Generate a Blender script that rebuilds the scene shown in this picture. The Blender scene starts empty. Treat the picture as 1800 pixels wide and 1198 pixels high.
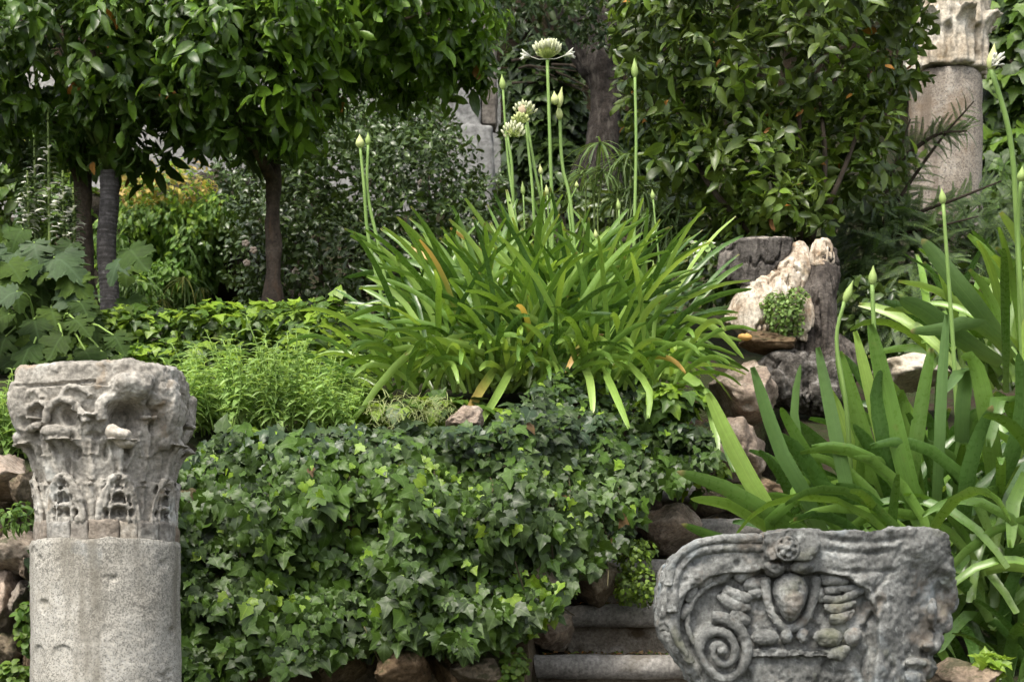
import bpy, math, random
import numpy as np
from mathutils import Vector, Matrix, noise as mnoise

random.seed(7)
RG = np.random.default_rng(11)
SC = bpy.context.scene
COL = SC.collection

# ---------------------------------------------------------------- camera, sky, sun, exposure
F = 2850.0          # focal length in photo pixels (photo is 1800 wide)
HZ = 1150.0         # photo row of the eye level
EYE = 1.5
cam_d = bpy.data.cameras.new("camera")
cam_d.sensor_width = 36.0
cam_d.lens = F / 1800.0 * 36.0
cam_d.shift_y = (HZ - 599.0) / 1800.0
cam_d.clip_start = 0.05
cam_d.clip_end = 600.0
cam_d.dof.use_dof = True
cam_d.dof.focus_distance = 5.2
cam_d.dof.aperture_fstop = 10.0
cam = bpy.data.objects.new("camera", cam_d)
cam.location = (0, 0, EYE)
cam.rotation_euler = (math.radians(90), 0, 0)
COL.objects.link(cam)
SC.camera = cam

SUN_EL, SUN_AZ = 56.0, 208.0      # degrees; azimuth from +Y clockwise (the light comes from behind the camera, a little left)
world = bpy.data.worlds.new("World")
SC.world = world
world.use_nodes = True
wn = world.node_tree
wn.nodes.clear()
w_out = wn.nodes.new("ShaderNodeOutputWorld")
w_bg = wn.nodes.new("ShaderNodeBackground")
w_sky = wn.nodes.new("ShaderNodeTexSky")
w_sky.sky_type = 'NISHITA'
w_sky.sun_disc = False
w_sky.sun_elevation = math.radians(SUN_EL)
w_sky.sun_rotation = math.radians(SUN_AZ)
w_sky.air_density = 1.0
w_sky.dust_density = 3.0
w_hs = wn.nodes.new("ShaderNodeHueSaturation")
w_hs.inputs['Saturation'].default_value = 0.28     # thin overcast: a paler sky than clear air
wn.links.new(w_sky.outputs[0], w_hs.inputs['Color'])
wn.links.new(w_hs.outputs[0], w_bg.inputs[0])
w_bg.inputs[1].default_value = 0.115
wn.links.new(w_bg.outputs[0], w_out.inputs[0])

sun_d = bpy.data.lights.new("sun", 'SUN')
sun_d.energy = 1.5
sun_d.angle = math.radians(20)
sun_d.color = (1.0, 0.93, 0.80)
sun = bpy.data.objects.new("sun", sun_d)
el, az = math.radians(SUN_EL), math.radians(SUN_AZ)
sdir = Vector((math.sin(az) * math.cos(el), math.cos(az) * math.cos(el), math.sin(el)))
sun.rotation_euler = sdir.to_track_quat('Z', 'Y').to_euler()
sun.location = sdir * 30
COL.objects.link(sun)

vs = SC.view_settings
vs.view_transform = 'Standard'
vs.look = 'None'
vs.exposure = 1.35
vs.gamma = 1.0
vs.use_curve_mapping = False
SC.cycles.use_adaptive_sampling = True
SC.cycles.adaptive_threshold = 0.03
SC.cycles.max_bounces = 4
SC.cycles.diffuse_bounces = 2
SC.cycles.glossy_bounces = 1
SC.cycles.transmission_bounces = 2
SC.cycles.transparent_max_bounces = 4

# ---------------------------------------------------------------- small maths
def P(px, py, d):
    """photo pixel + distance -> world point"""
    return Vector(((px - 900.0) / F * d, d, EYE + (HZ - py) / F * d))

def nrm(a):
    return a / np.maximum(np.linalg.norm(a, axis=-1, keepdims=True), 1e-9)

def _h(ix, iy, iz, seed):
    n = (ix * 374761393 + iy * 668265263 + iz * 2147483647 + seed * 974634777) & 0xffffffff
    n = ((n ^ (n >> 13)) * 1274126177) & 0xffffffff
    n = (n ^ (n >> 16)) & 0xffffffff
    return n.astype(np.float64) / 4294967295.0 * 2 - 1

def vnoise(p, seed=0):
    p = np.asarray(p, float)
    i = np.floor(p).astype(np.int64)
    f = p - i
    f = f * f * f * (f * (f * 6 - 15) + 10)
    r = 0
    for dx in (0, 1):
        wx = f[..., 0] if dx else 1 - f[..., 0]
        for dy in (0, 1):
            wy = f[..., 1] if dy else 1 - f[..., 1]
            for dz in (0, 1):
                wz = f[..., 2] if dz else 1 - f[..., 2]
                r = r + wx * wy * wz * _h(i[..., 0] + dx, i[..., 1] + dy, i[..., 2] + dz, seed)
    return r

def fbm(p, scale=1.0, octv=4, seed=0, gain=0.5):
    p = np.asarray(p, float) * scale
    a, s, t = 1.0, 0.0, 0.0
    for k in range(octv):
        s = s + a * vnoise(p + k * 17.3, seed + k)
        t += a
        a *= gain
        p = p * 2.03
    return s / t

def sstep(a, b, x):
    t = np.clip((np.asarray(x, float) - a) / (b - a), 0, 1)
    return t * t * (3 - 2 * t)

# ---------------------------------------------------------------- mesh helpers
def mesh_np(name, V, Fc, UV=None, mats=(), midx=None, smooth=True):
    """V (n,3); Fc (m,3) or (m,4); UV per vertex (n,2)"""
    V = np.ascontiguousarray(V, np.float32)
    Fc = np.ascontiguousarray(Fc, np.int32)
    me = bpy.data.meshes.new(name)
    m, k = Fc.shape
    me.vertices.add(len(V)); me.vertices.foreach_set("co", V.ravel())
    me.loops.add(m * k); me.loops.foreach_set("vertex_index", Fc.ravel())
    me.polygons.add(m)
    me.polygons.foreach_set("loop_start", np.arange(0, m * k, k, dtype=np.int32))
    if midx is not None:
        me.polygons.foreach_set("material_index", np.ascontiguousarray(midx, np.int32))
    me.polygons.foreach_set("use_smooth", np.full(m, smooth, bool))
    if UV is not None:
        l = me.uv_layers.new(name="UVMap")
        l.data.foreach_set("uv", np.ascontiguousarray(UV, np.float32)[Fc.ravel()].ravel())
    for mt in mats:
        me.materials.append(mt)
    me.update(calc_edges=True)
    return me

def link(name, data, parent=None):
    o = bpy.data.objects.new(name, data)
    COL.objects.link(o)
    if parent is not None:
        o.parent = parent
        o.matrix_parent_inverse = Matrix.Translation(-Vector(parent.location)) if parent.type == 'EMPTY' else Matrix.Identity(4)
    return o

def tag(o, label=None, cat=None, group=None, kind=None):
    if label: o["label"] = label
    if cat: o["category"] = cat
    if group: o["group"] = group
    if kind: o["kind"] = kind
    return o

def thing(name, loc, label, cat, group=None):
    e = bpy.data.objects.new(name, None)
    e.empty_display_size = 0.05
    e.location = loc
    e["kind"] = "thing"
    COL.objects.link(e)
    return tag(e, label, cat, group)

class MB:
    """collects polygons; build() makes ONE mesh object"""
    def __init__(s): s.V, s.Fc = [], []
    def add(s, V, Fc):
        b = len(s.V)
        s.V.extend([tuple(map(float, v)) for v in V])
        s.Fc.extend([[int(i) + b for i in f] for f in Fc])
    def ellipsoid(s, c, r, rot=None, nu=16, nv=10, tip=0.0):
        V, Fc = [], []
        R = rot or Matrix.Identity(3)
        for j in range(nv + 1):
            ph = math.pi * j / nv
            for i in range(nu):
                th = 2 * math.pi * i / nu
                sp = math.sin(ph)
                v = R @ Vector((r[0] * sp * math.cos(th), r[1] * sp * math.sin(th), r[2] * math.cos(ph) * (1 + tip * max(0, math.cos(ph)))))
                V.append(Vector(c) + v)
        for j in range(nv):
            for i in range(nu):
                a = j * nu + i; b = j * nu + (i + 1) % nu
                Fc.append([a, a + nu, b + nu, b])
        s.add(V, Fc)
    def tube(s, pts, rad, n=10, flat=1.0, flatdir=None):
        """closed tube along points; flat scales the radius along flatdir"""
        pts = [Vector(p) for p in pts]
        if not hasattr(rad, '__len__'): rad = [rad] * len(pts)
        V, Fc = [], []
        up = Vector((0, 0, 1))
        prev = None
        for k, p in enumerate(pts):
            t = (pts[min(k + 1, len(pts) - 1)] - pts[max(k - 1, 0)]).normalized()
            if prev is None:
                a = t.cross(up)
                if a.length < 0.05: a = t.cross(Vector((1, 0, 0)))
            else:
                a = prev - t * prev.dot(t)
            a.normalize(); prev = a
            b = t.cross(a)
            for i in range(n):
                th = 2 * math.pi * i / n
                v = a * math.cos(th) * rad[k] + b * math.sin(th) * rad[k]
                if flatdir is not None:
                    fd = Vector(flatdir); v = v - fd * v.dot(fd) * (1 - flat)
                V.append(p + v)
        for k in range(len(pts) - 1):
            for i in range(n):
                a = k * n + i; b = k * n + (i + 1) % n
                Fc.append([a, b, b + n, a + n])
        Fc.append(list(range(n))[::-1])
        Fc.append([(len(pts) - 1) * n + i for i in range(n)])
        s.add(V, Fc)
    def prism(s, front, back):
        """front/back: equal lists of points, closed solid"""
        n = len(front)
        V = list(front) + list(back)
        Fc = [list(range(n))[::-1], [n + i for i in range(n)]]
        for i in range(n):
            j = (i + 1) % n
            Fc.append([i, j, n + j, n + i])
        s.add(V, Fc)
    def lathe(s, prof, c=(0, 0), n=48):
        """prof: (r,z) bottom to top, closed with caps"""
        V, Fc = [], []
        for r, z in prof:
            for i in range(n):
                th = 2 * math.pi * i / n
                V.append((c[0] + r * math.cos(th), c[1] + r * math.sin(th), z))
        for k in range(len(prof) - 1):
            for i in range(n):
                a = k * n + i; b = k * n + (i + 1) % n
                Fc.append([a, b, b + n, a + n])
        Fc.append(list(range(n))[::-1])
        Fc.append([(len(prof) - 1) * n + i for i in range(n)])
        s.add(V, Fc)
    def sheet(s, fn, nu, nv, thick):
        """solid leaf: fn(u in -1..1, v in 0..1) -> (point, inward unit vector)"""
        A, B = [], []
        for j in range(nv + 1):
            for i in range(nu + 1):
                p, q = fn(-1 + 2 * i / nu, j / nv)
                A.append(p); B.append(p + q * thick)
        W = nu + 1; n = len(A)
        Fc = []
        for j in range(nv):
            for i in range(nu):
                a = j * W + i
                Fc.append([a, a + 1, a + 1 + W, a + W])
                Fc.append([n + a, n + a + W, n + a + 1 + W, n + a + 1])
        for j in range(nv):
            a = j * W; Fc.append([a, a + W, n + a + W, n + a])
            a = j * W + nu; Fc.append([a, n + a, n + a + W, a + W])
        for i in range(nu):
            Fc.append([i, n + i, n + i + 1, i + 1])
            a = nv * W + i; Fc.append([a, a + 1, n + a + 1, n + a])
        s.add(A + B, Fc)
    def mesh(s, name, mat=None, smooth=True):
        me = bpy.data.meshes.new(name)
        me.from_pydata(s.V, [], s.Fc)
        if mat is not None: me.materials.append(mat)
        if smooth: me.polygons.foreach_set("use_smooth", np.full(len(me.polygons), True, bool))
        me.update()
        return me
    def build(s, name, mat, parent=None, smooth=True):
        return link(name, s.mesh(name, mat, smooth), parent)
    def remesh(s, name, mat, parent=None, voxel=0.004, iters=3, deform=None, tris_max=None):
        """fuse everything into one weathered stone surface"""
        tmp = link("tmp", s.mesh("tmp"))
        r = tmp.modifiers.new("r", 'REMESH'); r.mode = 'VOXEL'; r.voxel_size = voxel
        if iters:
            sm = tmp.modifiers.new("s", 'SMOOTH'); sm.factor = 0.5; sm.iterations = iters
        dg = bpy.context.evaluated_depsgraph_get()
        me = bpy.data.meshes.new_from_object(tmp.evaluated_get(dg))
        old = tmp.data
        bpy.data.objects.remove(tmp); bpy.data.meshes.remove(old)
        me.name = name
        if deform is not None:
            n = len(me.vertices)
            co = np.empty(n * 3, np.float32); me.vertices.foreach_get("co", co)
            no = np.empty(n * 3, np.float32); me.vertices.foreach_get("normal", no)
            co = deform(co.reshape(-1, 3).astype(float), no.reshape(-1, 3).astype(float))
            me.vertices.foreach_set("co", co.astype(np.float32).ravel())
        me.materials.clear(); me.materials.append(mat)
        me.polygons.foreach_set("use_smooth", np.full(len(me.polygons), True, bool))
        me.update()
        return link(name, me, parent)

# ---------------------------------------------------------------- materials
MATS = {}
def new_mat(name):
    m = bpy.data.materials.new(name); m.use_nodes = True
    nt = m.node_tree; nt.nodes.clear()
    return m, nt, nt.nodes, nt.links

def mathn(nt, op, a, b=None, c=None, clamp=False):
    n = nt.nodes.new("ShaderNodeMath"); n.operation = op; n.use_clamp = clamp
    for i, v in enumerate((a, b, c)):
        if v is None: continue
        if isinstance(v, (int, float)): n.inputs[i].default_value = v
        else: nt.links.new(v, n.inputs[i])
    return n.outputs[0]

def mixc(nt, fac, a, b, mode='MIX'):
    n = nt.nodes.new("ShaderNodeMix"); n.data_type = 'RGBA'; n.blend_type = mode
    for idx, v in ((0, fac), (6, a), (7, b)):
        if isinstance(v, (int, float)): n.inputs[idx].default_value = v
        elif isinstance(v, tuple): n.inputs[idx].default_value = (v[0], v[1], v[2], 1)
        else: nt.links.new(v, n.inputs[idx])
    return n.outputs[2]

def ramp(nt, fac, stops, interp='LINEAR'):
    n = nt.nodes.new("ShaderNodeValToRGB"); cr = n.color_ramp; cr.interpolation = interp
    while len(cr.elements) < len(stops): cr.elements.new(0.5)
    for e, (p, c) in zip(cr.elements, stops):
        e.position = p
        e.color = (c, c, c, 1) if isinstance(c, (int, float)) else (c[0], c[1], c[2], 1)
    nt.links.new(fac, n.inputs[0])
    return n.outputs[0]

def noisen(nt, vec, scale, detail=4, rough=0.55, dist=0.0):
    n = nt.nodes.new("ShaderNodeTexNoise")
    n.inputs['Scale'].default_value = scale; n.inputs['Detail'].default_value = detail
    n.inputs['Roughness'].default_value = rough; n.inputs['Distortion'].default_value = dist
    nt.links.new(vec, n.inputs['Vector'])
    return n.outputs[0]

def leaf_mat(name, cols, rough=0.42, bump=0.0, trans=0.28, vein=0.25, veincol=None, back=(0.5, 0.25), spec=0.5, tip=None, stripes=0.0, blotch=0.0, mott=0.18):
    """cols: list of base colours, chosen leaf by leaf. back=(mix, lighten)"""
    cols = [(c[0] * 1.06, c[1] * 1.02, c[2] * .68) for c in cols]
    m, nt, N, L = new_mat(name)
    out = N.new("ShaderNodeOutputMaterial")
    oi = N.new("ShaderNodeObjectInfo"); ge = N.new("ShaderNodeNewGeometry")
    r = mathn(nt, 'FRACT', mathn(nt, 'ADD', oi.outputs['Random'], ge.outputs['Random Per Island']))
    stops = [(i / max(1, len(cols) - 1), c) for i, c in enumerate(cols)]
    col = ramp(nt, r, stops)
    pos = ge.outputs['Position']
    nz = noisen(nt, pos, 3.0, 1)
    col = mixc(nt, 1.0, col, ramp(nt, nz, [(0.25, 0.68), (0.75, 1.3)]), 'MULTIPLY')
    nz2 = noisen(nt, pos, 70.0, 1)
    col = mixc(nt, 1.0, col, ramp(nt, nz2, [(0.3, 1 - mott), (0.7, 1 + mott * .85)]), 'MULTIPLY')
    if blotch:
        nb = noisen(nt, pos, 38.0, 3, 0.6)
        col = mixc(nt, ramp(nt, nb, [(0.62, 0.0), (0.72, blotch)]), col, (0.16, 0.12, 0.03))
    uv = N.new("ShaderNodeUVMap"); uv.uv_map = "UVMap"
    sx = N.new("ShaderNodeSeparateXYZ"); L.new(uv.outputs[0], sx.inputs[0])
    au = mathn(nt, 'ABSOLUTE', mathn(nt, 'SUBTRACT', sx.outputs[0], 0.5))
    vc = veincol or (min(1, cols[-1][0] * 1.5 + .04), min(1, cols[-1][1] * 1.35 + .05), cols[-1][2] * 1.3 + .02)
    if vein:
        mid = ramp(nt, au, [(0.012, vein), (0.05, 0.0)])
        side = mathn(nt, 'FRACT', mathn(nt, 'MULTIPLY', mathn(nt, 'SUBTRACT', sx.outputs[1], mathn(nt, 'MULTIPLY', au, 0.7)), 7.0))
        sv = mathn(nt, 'MULTIPLY', ramp(nt, mathn(nt, 'ABSOLUTE', mathn(nt, 'SUBTRACT', side, 0.5)), [(0.02, 1.0), (0.12, 0.0)]), vein * 0.45)
        col = mixc(nt, mathn(nt, 'MAXIMUM', mid, sv), col, vc)
    if stripes:
        st = N.new("ShaderNodeCombineXYZ"); L.new(mathn(nt, 'MULTIPLY', sx.outputs[0], 30.0), st.inputs[0]); L.new(mathn(nt, 'MULTIPLY', sx.outputs[1], 1.6), st.inputs[1]); L.new(mathn(nt, 'MULTIPLY', r, 40.0), st.inputs[2])
        ns = noisen(nt, st.outputs[0], 1.0, 2)
        col = mixc(nt, 1.0, col, ramp(nt, ns, [(0.3, 1 - stripes), (0.7, 1 + stripes)]), 'MULTIPLY')
        dry = mathn(nt, 'MULTIPLY', ramp(nt, sx.outputs[1], [(0.955, 0.0), (0.985, 1.0)]), ramp(nt, r, [(0.72, 0.0), (0.80, 0.8)]))
        col = mixc(nt, dry, col, (0.34, 0.27, 0.10))
        base = ramp(nt, sx.outputs[1], [(0.0, 1.0), (0.35, 0.0)])
        col = mixc(nt, mathn(nt, 'MULTIPLY', base, 0.35), col, (0.22, 0.30, 0.06))
    if tip:
        tf = mathn(nt, 'MULTIPLY', ramp(nt, sx.outputs[1], [(0.45, 0.0), (0.85, 1.0)]), 1.0)
        col = mixc(nt, tf, col, tip)
    hs = N.new("ShaderNodeHueSaturation"); hs.inputs['Saturation'].default_value = 0.8; hs.inputs['Value'].default_value = 1 + back[1]
    L.new(col, hs.inputs['Color'])
    colb = mixc(nt, mathn(nt, 'MULTIPLY', ge.outputs['Backfacing'], back[0]), col, hs.outputs[0])
    pb = N.new("ShaderNodeBsdfPrincipled")
    L.new(colb, pb.inputs['Base Color'])
    rr = mathn(nt, 'ADD', mathn(nt, 'MULTIPLY', nz2, 0.25), rough - 0.12)
    L.new(rr, pb.inputs['Roughness'])
    pb.inputs['Specular IOR Level'].default_value = spec
    if bump:
        bp = N.new("ShaderNodeBump"); bp.inputs['Strength'].default_value = 0.5; bp.inputs['Distance'].default_value = bump
        L.new(nz2, bp.inputs['Height']); L.new(bp.outputs[0], pb.inputs['Normal'])
    tr = N.new("ShaderNodeBsdfTranslucent")
    L.new(mixc(nt, 1.0, colb, (1.5, 1.45, 0.7), 'MULTIPLY'), tr.inputs[0])
    mx = N.new("ShaderNodeMixShader"); mx.inputs[0].default_value = trans
    L.new(pb.outputs[0], mx.inputs[1]); L.new(tr.outputs[0], mx.inputs[2])
    L.new(mx.outputs[0], out.inputs[0])
    return m

def stone_mat(name, stops, scale=6.0, fine=60.0, speck=None, lichen=None, moss=None, rough=0.9, bump=0.5, bdist=0.004, cracks=0.0, offset=False, streak=None, rings=None):
    """stops: colour ramp for the large mottling; speck=(colour, amount, scale, colour2); lichen=(colour, threshold, scale, amount); moss=(colour, thr, amount)"""
    m, nt, N, L = new_mat(name)
    out = N.new("ShaderNodeOutputMaterial")
    ge = N.new("ShaderNodeNewGeometry")
    pos = ge.outputs['Position']
    if offset:
        oi = N.new("ShaderNodeObjectInfo")
        va = N.new("ShaderNodeVectorMath"); va.operation = 'ADD'
        cb = N.new("ShaderNodeCombineXYZ"); L.new(mathn(nt, 'MULTIPLY', oi.outputs['Random'], 30.0), cb.inputs[0]); L.new(mathn(nt, 'MULTIPLY', oi.outputs['Random'], 17.0), cb.inputs[2])
        L.new(pos, va.inputs[0]); L.new(cb.outputs[0], va.inputs[1]); pos = va.outputs[0]
    n1 = noisen(nt, pos, scale, 5, 0.6, 0.3)
    col = ramp(nt, n1, stops)
    n2 = noisen(nt, pos, fine, 4, 0.65)
    col = mixc(nt, 1.0, col, ramp(nt, n2, [(0.28, 0.48), (0.72, 1.45)]), 'MULTIPLY')
    if rings:
        mpr = N.new("ShaderNodeMapping"); mpr.inputs['Scale'].default_value = (3.0, 3.0, rings[1]); L.new(pos, mpr.inputs[0])
        col = mixc(nt, ramp(nt, noisen(nt, mpr.outputs[0], 1.0, 2), [(0.44, 0.85), (0.56, 0.0)]), col, rings[0])
    if offset:
        col = mixc(nt, 1.0, col, ramp(nt, oi.outputs['Random'], [(0.0, (0.75, 0.72, 0.7)), (0.35, (1.1, 0.95, 0.82)), (0.7, (0.95, 1.0, 1.05)), (1.0, (1.25, 1.2, 1.12))]), 'MULTIPLY')
    if speck:
        v = N.new("ShaderNodeTexVoronoi"); v.inputs['Scale'].default_value = speck[2]; L.new(pos, v.inputs['Vector'])
        sp = N.new("ShaderNodeSeparateColor"); L.new(v.outputs['Color'], sp.inputs[0])
        col = mixc(nt, ramp(nt, sp.outputs[0], [(speck[1], 0.85), (speck[1] + 0.08, 0.0)]), col, speck[0])
        col = mixc(nt, ramp(nt, sp.outputs[1], [(0.32, 0.75), (0.40, 0.0)]), col, speck[3])
    if lichen:
        for (lc, thr, ls, am) in lichen:
            nl = noisen(nt, pos, ls, 5, 0.62, 0.2)
            col = mixc(nt, ramp(nt, nl, [(thr, 0.0), (thr + 0.1, am)]), col, lc)
    if streak:
        mp = N.new("ShaderNodeMapping"); mp.inputs['Scale'].default_value = (streak[2], streak[2], streak[2] * 0.12); L.new(pos, mp.inputs[0])
        nl = noisen(nt, mp.outputs[0], 1.0, 4)
        col = mixc(nt, ramp(nt, nl, [(streak[1], 0.0), (streak[1] + 0.15, streak[3])]), col, streak[0])
    if moss:
        sx = N.new("ShaderNodeSeparateXYZ"); L.new(ge.outputs['Normal'], sx.inputs[0])
        nm = noisen(nt, pos, 9.0, 5, 0.65)
        f = mathn(nt, 'ADD', mathn(nt, 'MULTIPLY', sx.outputs[2], 0.22), nm)
        col = mixc(nt, ramp(nt, f, [(moss[1], 0.0), (moss[1] + 0.1, moss[2])]), col, moss[0])
    if cracks:
        v = N.new("ShaderNodeTexVoronoi"); v.feature = 'DISTANCE_TO_EDGE'; v.inputs['Scale'].default_value = 9.0
        va2 = N.new("ShaderNodeVectorMath"); va2.operation = 'ADD'; L.new(pos, va2.inputs[0])
        nn = N.new("ShaderNodeTexNoise"); nn.inputs['Scale'].default_value = 14.0; L.new(pos, nn.inputs['Vector'])
        sc = N.new("ShaderNodeVectorMath"); sc.operation = 'SCALE'; sc.inputs['Scale'].default_value = 0.09; L.new(nn.outputs['Color'], sc.inputs[0]); L.new(sc.outputs[0], va2.inputs[1])
        L.new(va2.outputs[0], v.inputs['Vector'])
        crk = ramp(nt, v.outputs[0], [(0.0, cracks), (0.02, 0.0)])
        col = mixc(nt, crk, col, (0.03, 0.025, 0.02))
    pb = N.new("ShaderNodeBsdfPrincipled"); L.new(col, pb.inputs['Base Color'])
    pb.inputs['Roughness'].default_value = rough; pb.inputs['Specular IOR Level'].default_value = 0.25
    bp = N.new("ShaderNodeBump"); bp.inputs['Strength'].default_value = bump; bp.inputs['Distance'].default_value = bdist
    hh = mathn(nt, 'ADD', n2, mathn(nt, 'MULTIPLY', noisen(nt, pos, fine * 3.2, 3, 0.6), 0.45))
    L.new(hh, bp.inputs['Height']); L.new(bp.outputs[0], pb.inputs['Normal'])
    L.new(pb.outputs[0], out.inputs[0])
    return m

def plain_mat(name, col, col2=None, scale=30.0, rough=0.6, trans=0.0, bump=0.0, stretch=None, spec=0.3):
    m, nt, N, L = new_mat(name)
    out = N.new("ShaderNodeOutputMaterial")
    ge = N.new("ShaderNodeNewGeometry"); pos = ge.outputs['Position']
    if stretch:
        mp = N.new("ShaderNodeMapping"); mp.inputs['Scale'].default_value = stretch; L.new(pos, mp.inputs[0]); pos = mp.outputs[0]
    nz = noisen(nt, pos, scale, 4, 0.6)
    c = ramp(nt, nz, [(0.3, col), (0.7, col2 or tuple(x * 1.4 for x in col))])
    pb = N.new("ShaderNodeBsdfPrincipled"); L.new(c, pb.inputs['Base Color']); pb.inputs['Roughness'].default_value = rough
    pb.inputs['Specular IOR Level'].default_value = spec
    if bump:
        bp = N.new("ShaderNodeBump"); bp.inputs['Strength'].default_value = 0.8; bp.inputs['Distance'].default_value = bump
        L.new(nz, bp.inputs['Height']); L.new(bp.outputs[0], pb.inputs['Normal'])
    if trans:
        tr = N.new("ShaderNodeBsdfTranslucent"); L.new(c, tr.inputs[0])
        mx = N.new("ShaderNodeMixShader"); mx.inputs[0].default_value = trans
        L.new(pb.outputs[0], mx.inputs[1]); L.new(tr.outputs[0], mx.inputs[2]); L.new(mx.outputs[0], out.inputs[0])
    else:
        L.new(pb.outputs[0], out.inputs[0])
    return m

# ---------------------------------------------------------------- leaf shapes: base at origin, tip at +Y, upper face +Z, length 1
def blade(wid, rows, widths, droop=0.15, fold=0.12, twist=0.0, bend_side=0.0):
    V, UV, Fc = [], [], []
    for j, (v, w) in enumerate(zip(rows, widths)):
        for i, u in enumerate((-1, 0, 1)):
            x = u * w * wid * 0.5
            z = -droop * v * v + fold * abs(u) * w * wid + twist * u * v * wid
            V.append((x + bend_side * v * v, v * (1 - droop * 0.3 * v), z)); UV.append((0.5 + u * 0.5 * max(w, 0.15), v))
    for j in range(len(rows) - 1):
        for i in (0, 1):
            a = j * 3 + i
            Fc += [(a, a + 1, a + 4), (a, a + 4, a + 3)]
    return np.array(V), np.array(Fc), np.array(UV)

def outline_leaf(half, centre, droop=0.2, fold=0.12, wave=0.0, seed=0):
    """half: right half outline (x>=0) from base to tip; fan from points on the midrib"""
    rs = random.Random(seed)
    V, Fc = [], []
    ys = centre
    for y in ys: V.append([0, y, 0])
    nC = len(ys)
    for sgn in (1, -1):
        st = len(V)
        for (x, y) in half:
            jx = 1 + rs.uniform(-.16, .16)
            V.append([sgn * x * jx, y + (rs.uniform(-.03, .03) if 0 < y < .95 else 0), 0])
        idx = [st + i for i in range(len(half))]
        # which midrib point belongs to each outline point
        own = [min(range(nC), key=lambda k: abs(ys[k] - (h[1] - 0.12))) for h in half]
        for i in range(len(half) - 1):
            a, b = idx[i], idx[i + 1]
            t = (own[i], a, b) if sgn > 0 else (own[i], b, a)
            Fc.append(t)
            if own[i] != own[i + 1]:
                t = (own[i], b, own[i + 1]) if sgn > 0 else (own[i], own[i + 1], b)
                Fc.append(t)
    V = np.array(V, float)
    UV = np.stack([0.5 + V[:, 0], V[:, 1]], 1)
    r2 = V[:, 0] ** 2
    V[:, 2] = -droop * (V[:, 1] - .25) ** 2 + fold * np.abs(V[:, 0]) - droop * 0.8 * r2 + wave * np.sin(V[:, 0] * 9 + V[:, 1] * 7)
    return V, np.array(Fc), UV

R5 = [0, .2, .45, .72, 1]
T_CITRUS = [blade(.42, R5, [.12, .82, 1, .72, .02], .22, .22), blade(.40, R5, [.12, .8, 1, .75, .02], .4, .15, .15), blade(.38, R5, [.1, .8, 1, .7, .02], .1, .3, -.15)]
T_LAUREL = [blade(.40, R5, [.1, .85, 1, .7, .02], .18, .2), blade(.44, R5, [.1, .8, 1, .7, .02], .3, .1, .2), blade(.36, R5, [.1, .8, 1, .75, .02], .05, .3, -.2)]
T_SMALL = [blade(.5, [0, .4, .75, 1], [.15, 1, .8, .05], .2, .2), blade(.45, [0, .4, .75, 1], [.15, 1, .75, .05], .4, .1, .2)]
T_HERB = [blade(.42, [0, .15, .4, .7, 1], [.1, .8, 1, .55, .02], .35, .2), blade(.38, [0, .15, .4, .7, 1], [.1, .8, 1, .5, .02], .6, .2, .2)]
_ivy = [(0.03, 0.02), (0.18, -0.12), (0.36, -0.08), (0.47, 0.04), (0.44, 0.17), (0.55, 0.38), (0.38, 0.48), (0.26, 0.62), (0.11, 0.86), (0, 1.0)]
_ivy2 = [(0.03, 0.0), (0.2, -0.14), (0.40, -0.08), (0.40, 0.08), (0.58, 0.24), (0.43, 0.38), (0.30, 0.48), (0.21, 0.66), (0.09, 0.88), (0, 1.0)]
_ivy3 = [(0.03, 0.02), (0.25, -0.08), (0.42, 0.06), (0.45, 0.22), (0.50, 0.36), (0.33, 0.45), (0.22, 0.62), (0.10, 0.85), (0, 1.0)]
T_IVY = [outline_leaf(_ivy, [0.0, .3, .62], .35, .14, .02, 1), outline_leaf(_ivy2, [0.0, .3, .62], .2, .22, .03, 2), outline_leaf(_ivy3, [0.0, .3, .62], .5, .1, .02, 3), outline_leaf(_ivy2, [0.0, .3, .62], .45, .05, .03, 4),
         outline_leaf(_ivy, [0.0, .3, .62], .9, -.15, .05, 11), outline_leaf(_ivy3, [0.0, .3, .62], -.25, .35, .05, 12), outline_leaf([(x * .8, y) for x, y in _ivy3], [0.0, .3, .62], .3, .25, .04, 13)]
_big = [(0.02, 0.0), (.10, -.10), (.22, -.14), (.26, -.06), (.40, -.08), (.38, .04), (.50, .08), (.44, .16), (.36, .20), (.50, .30), (.60, .36), (.52, .44), (.58, .54), (.44, .52), (.40, .60), (.26, .54), (.20, .60), (.30, .70), (.26, .80), (.17, .82), (.14, .92), (.06, .93), (0, 1.0)]
T_BIG = [outline_leaf(_big, [0, .22, .45, .7], .35, .18, .03, 5), outline_leaf(_big, [0, .22, .45, .7], .6, .1, .04, 6), outline_leaf(_big, [0, .22, .45, .7], .15, .25, .04, 7)]

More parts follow.
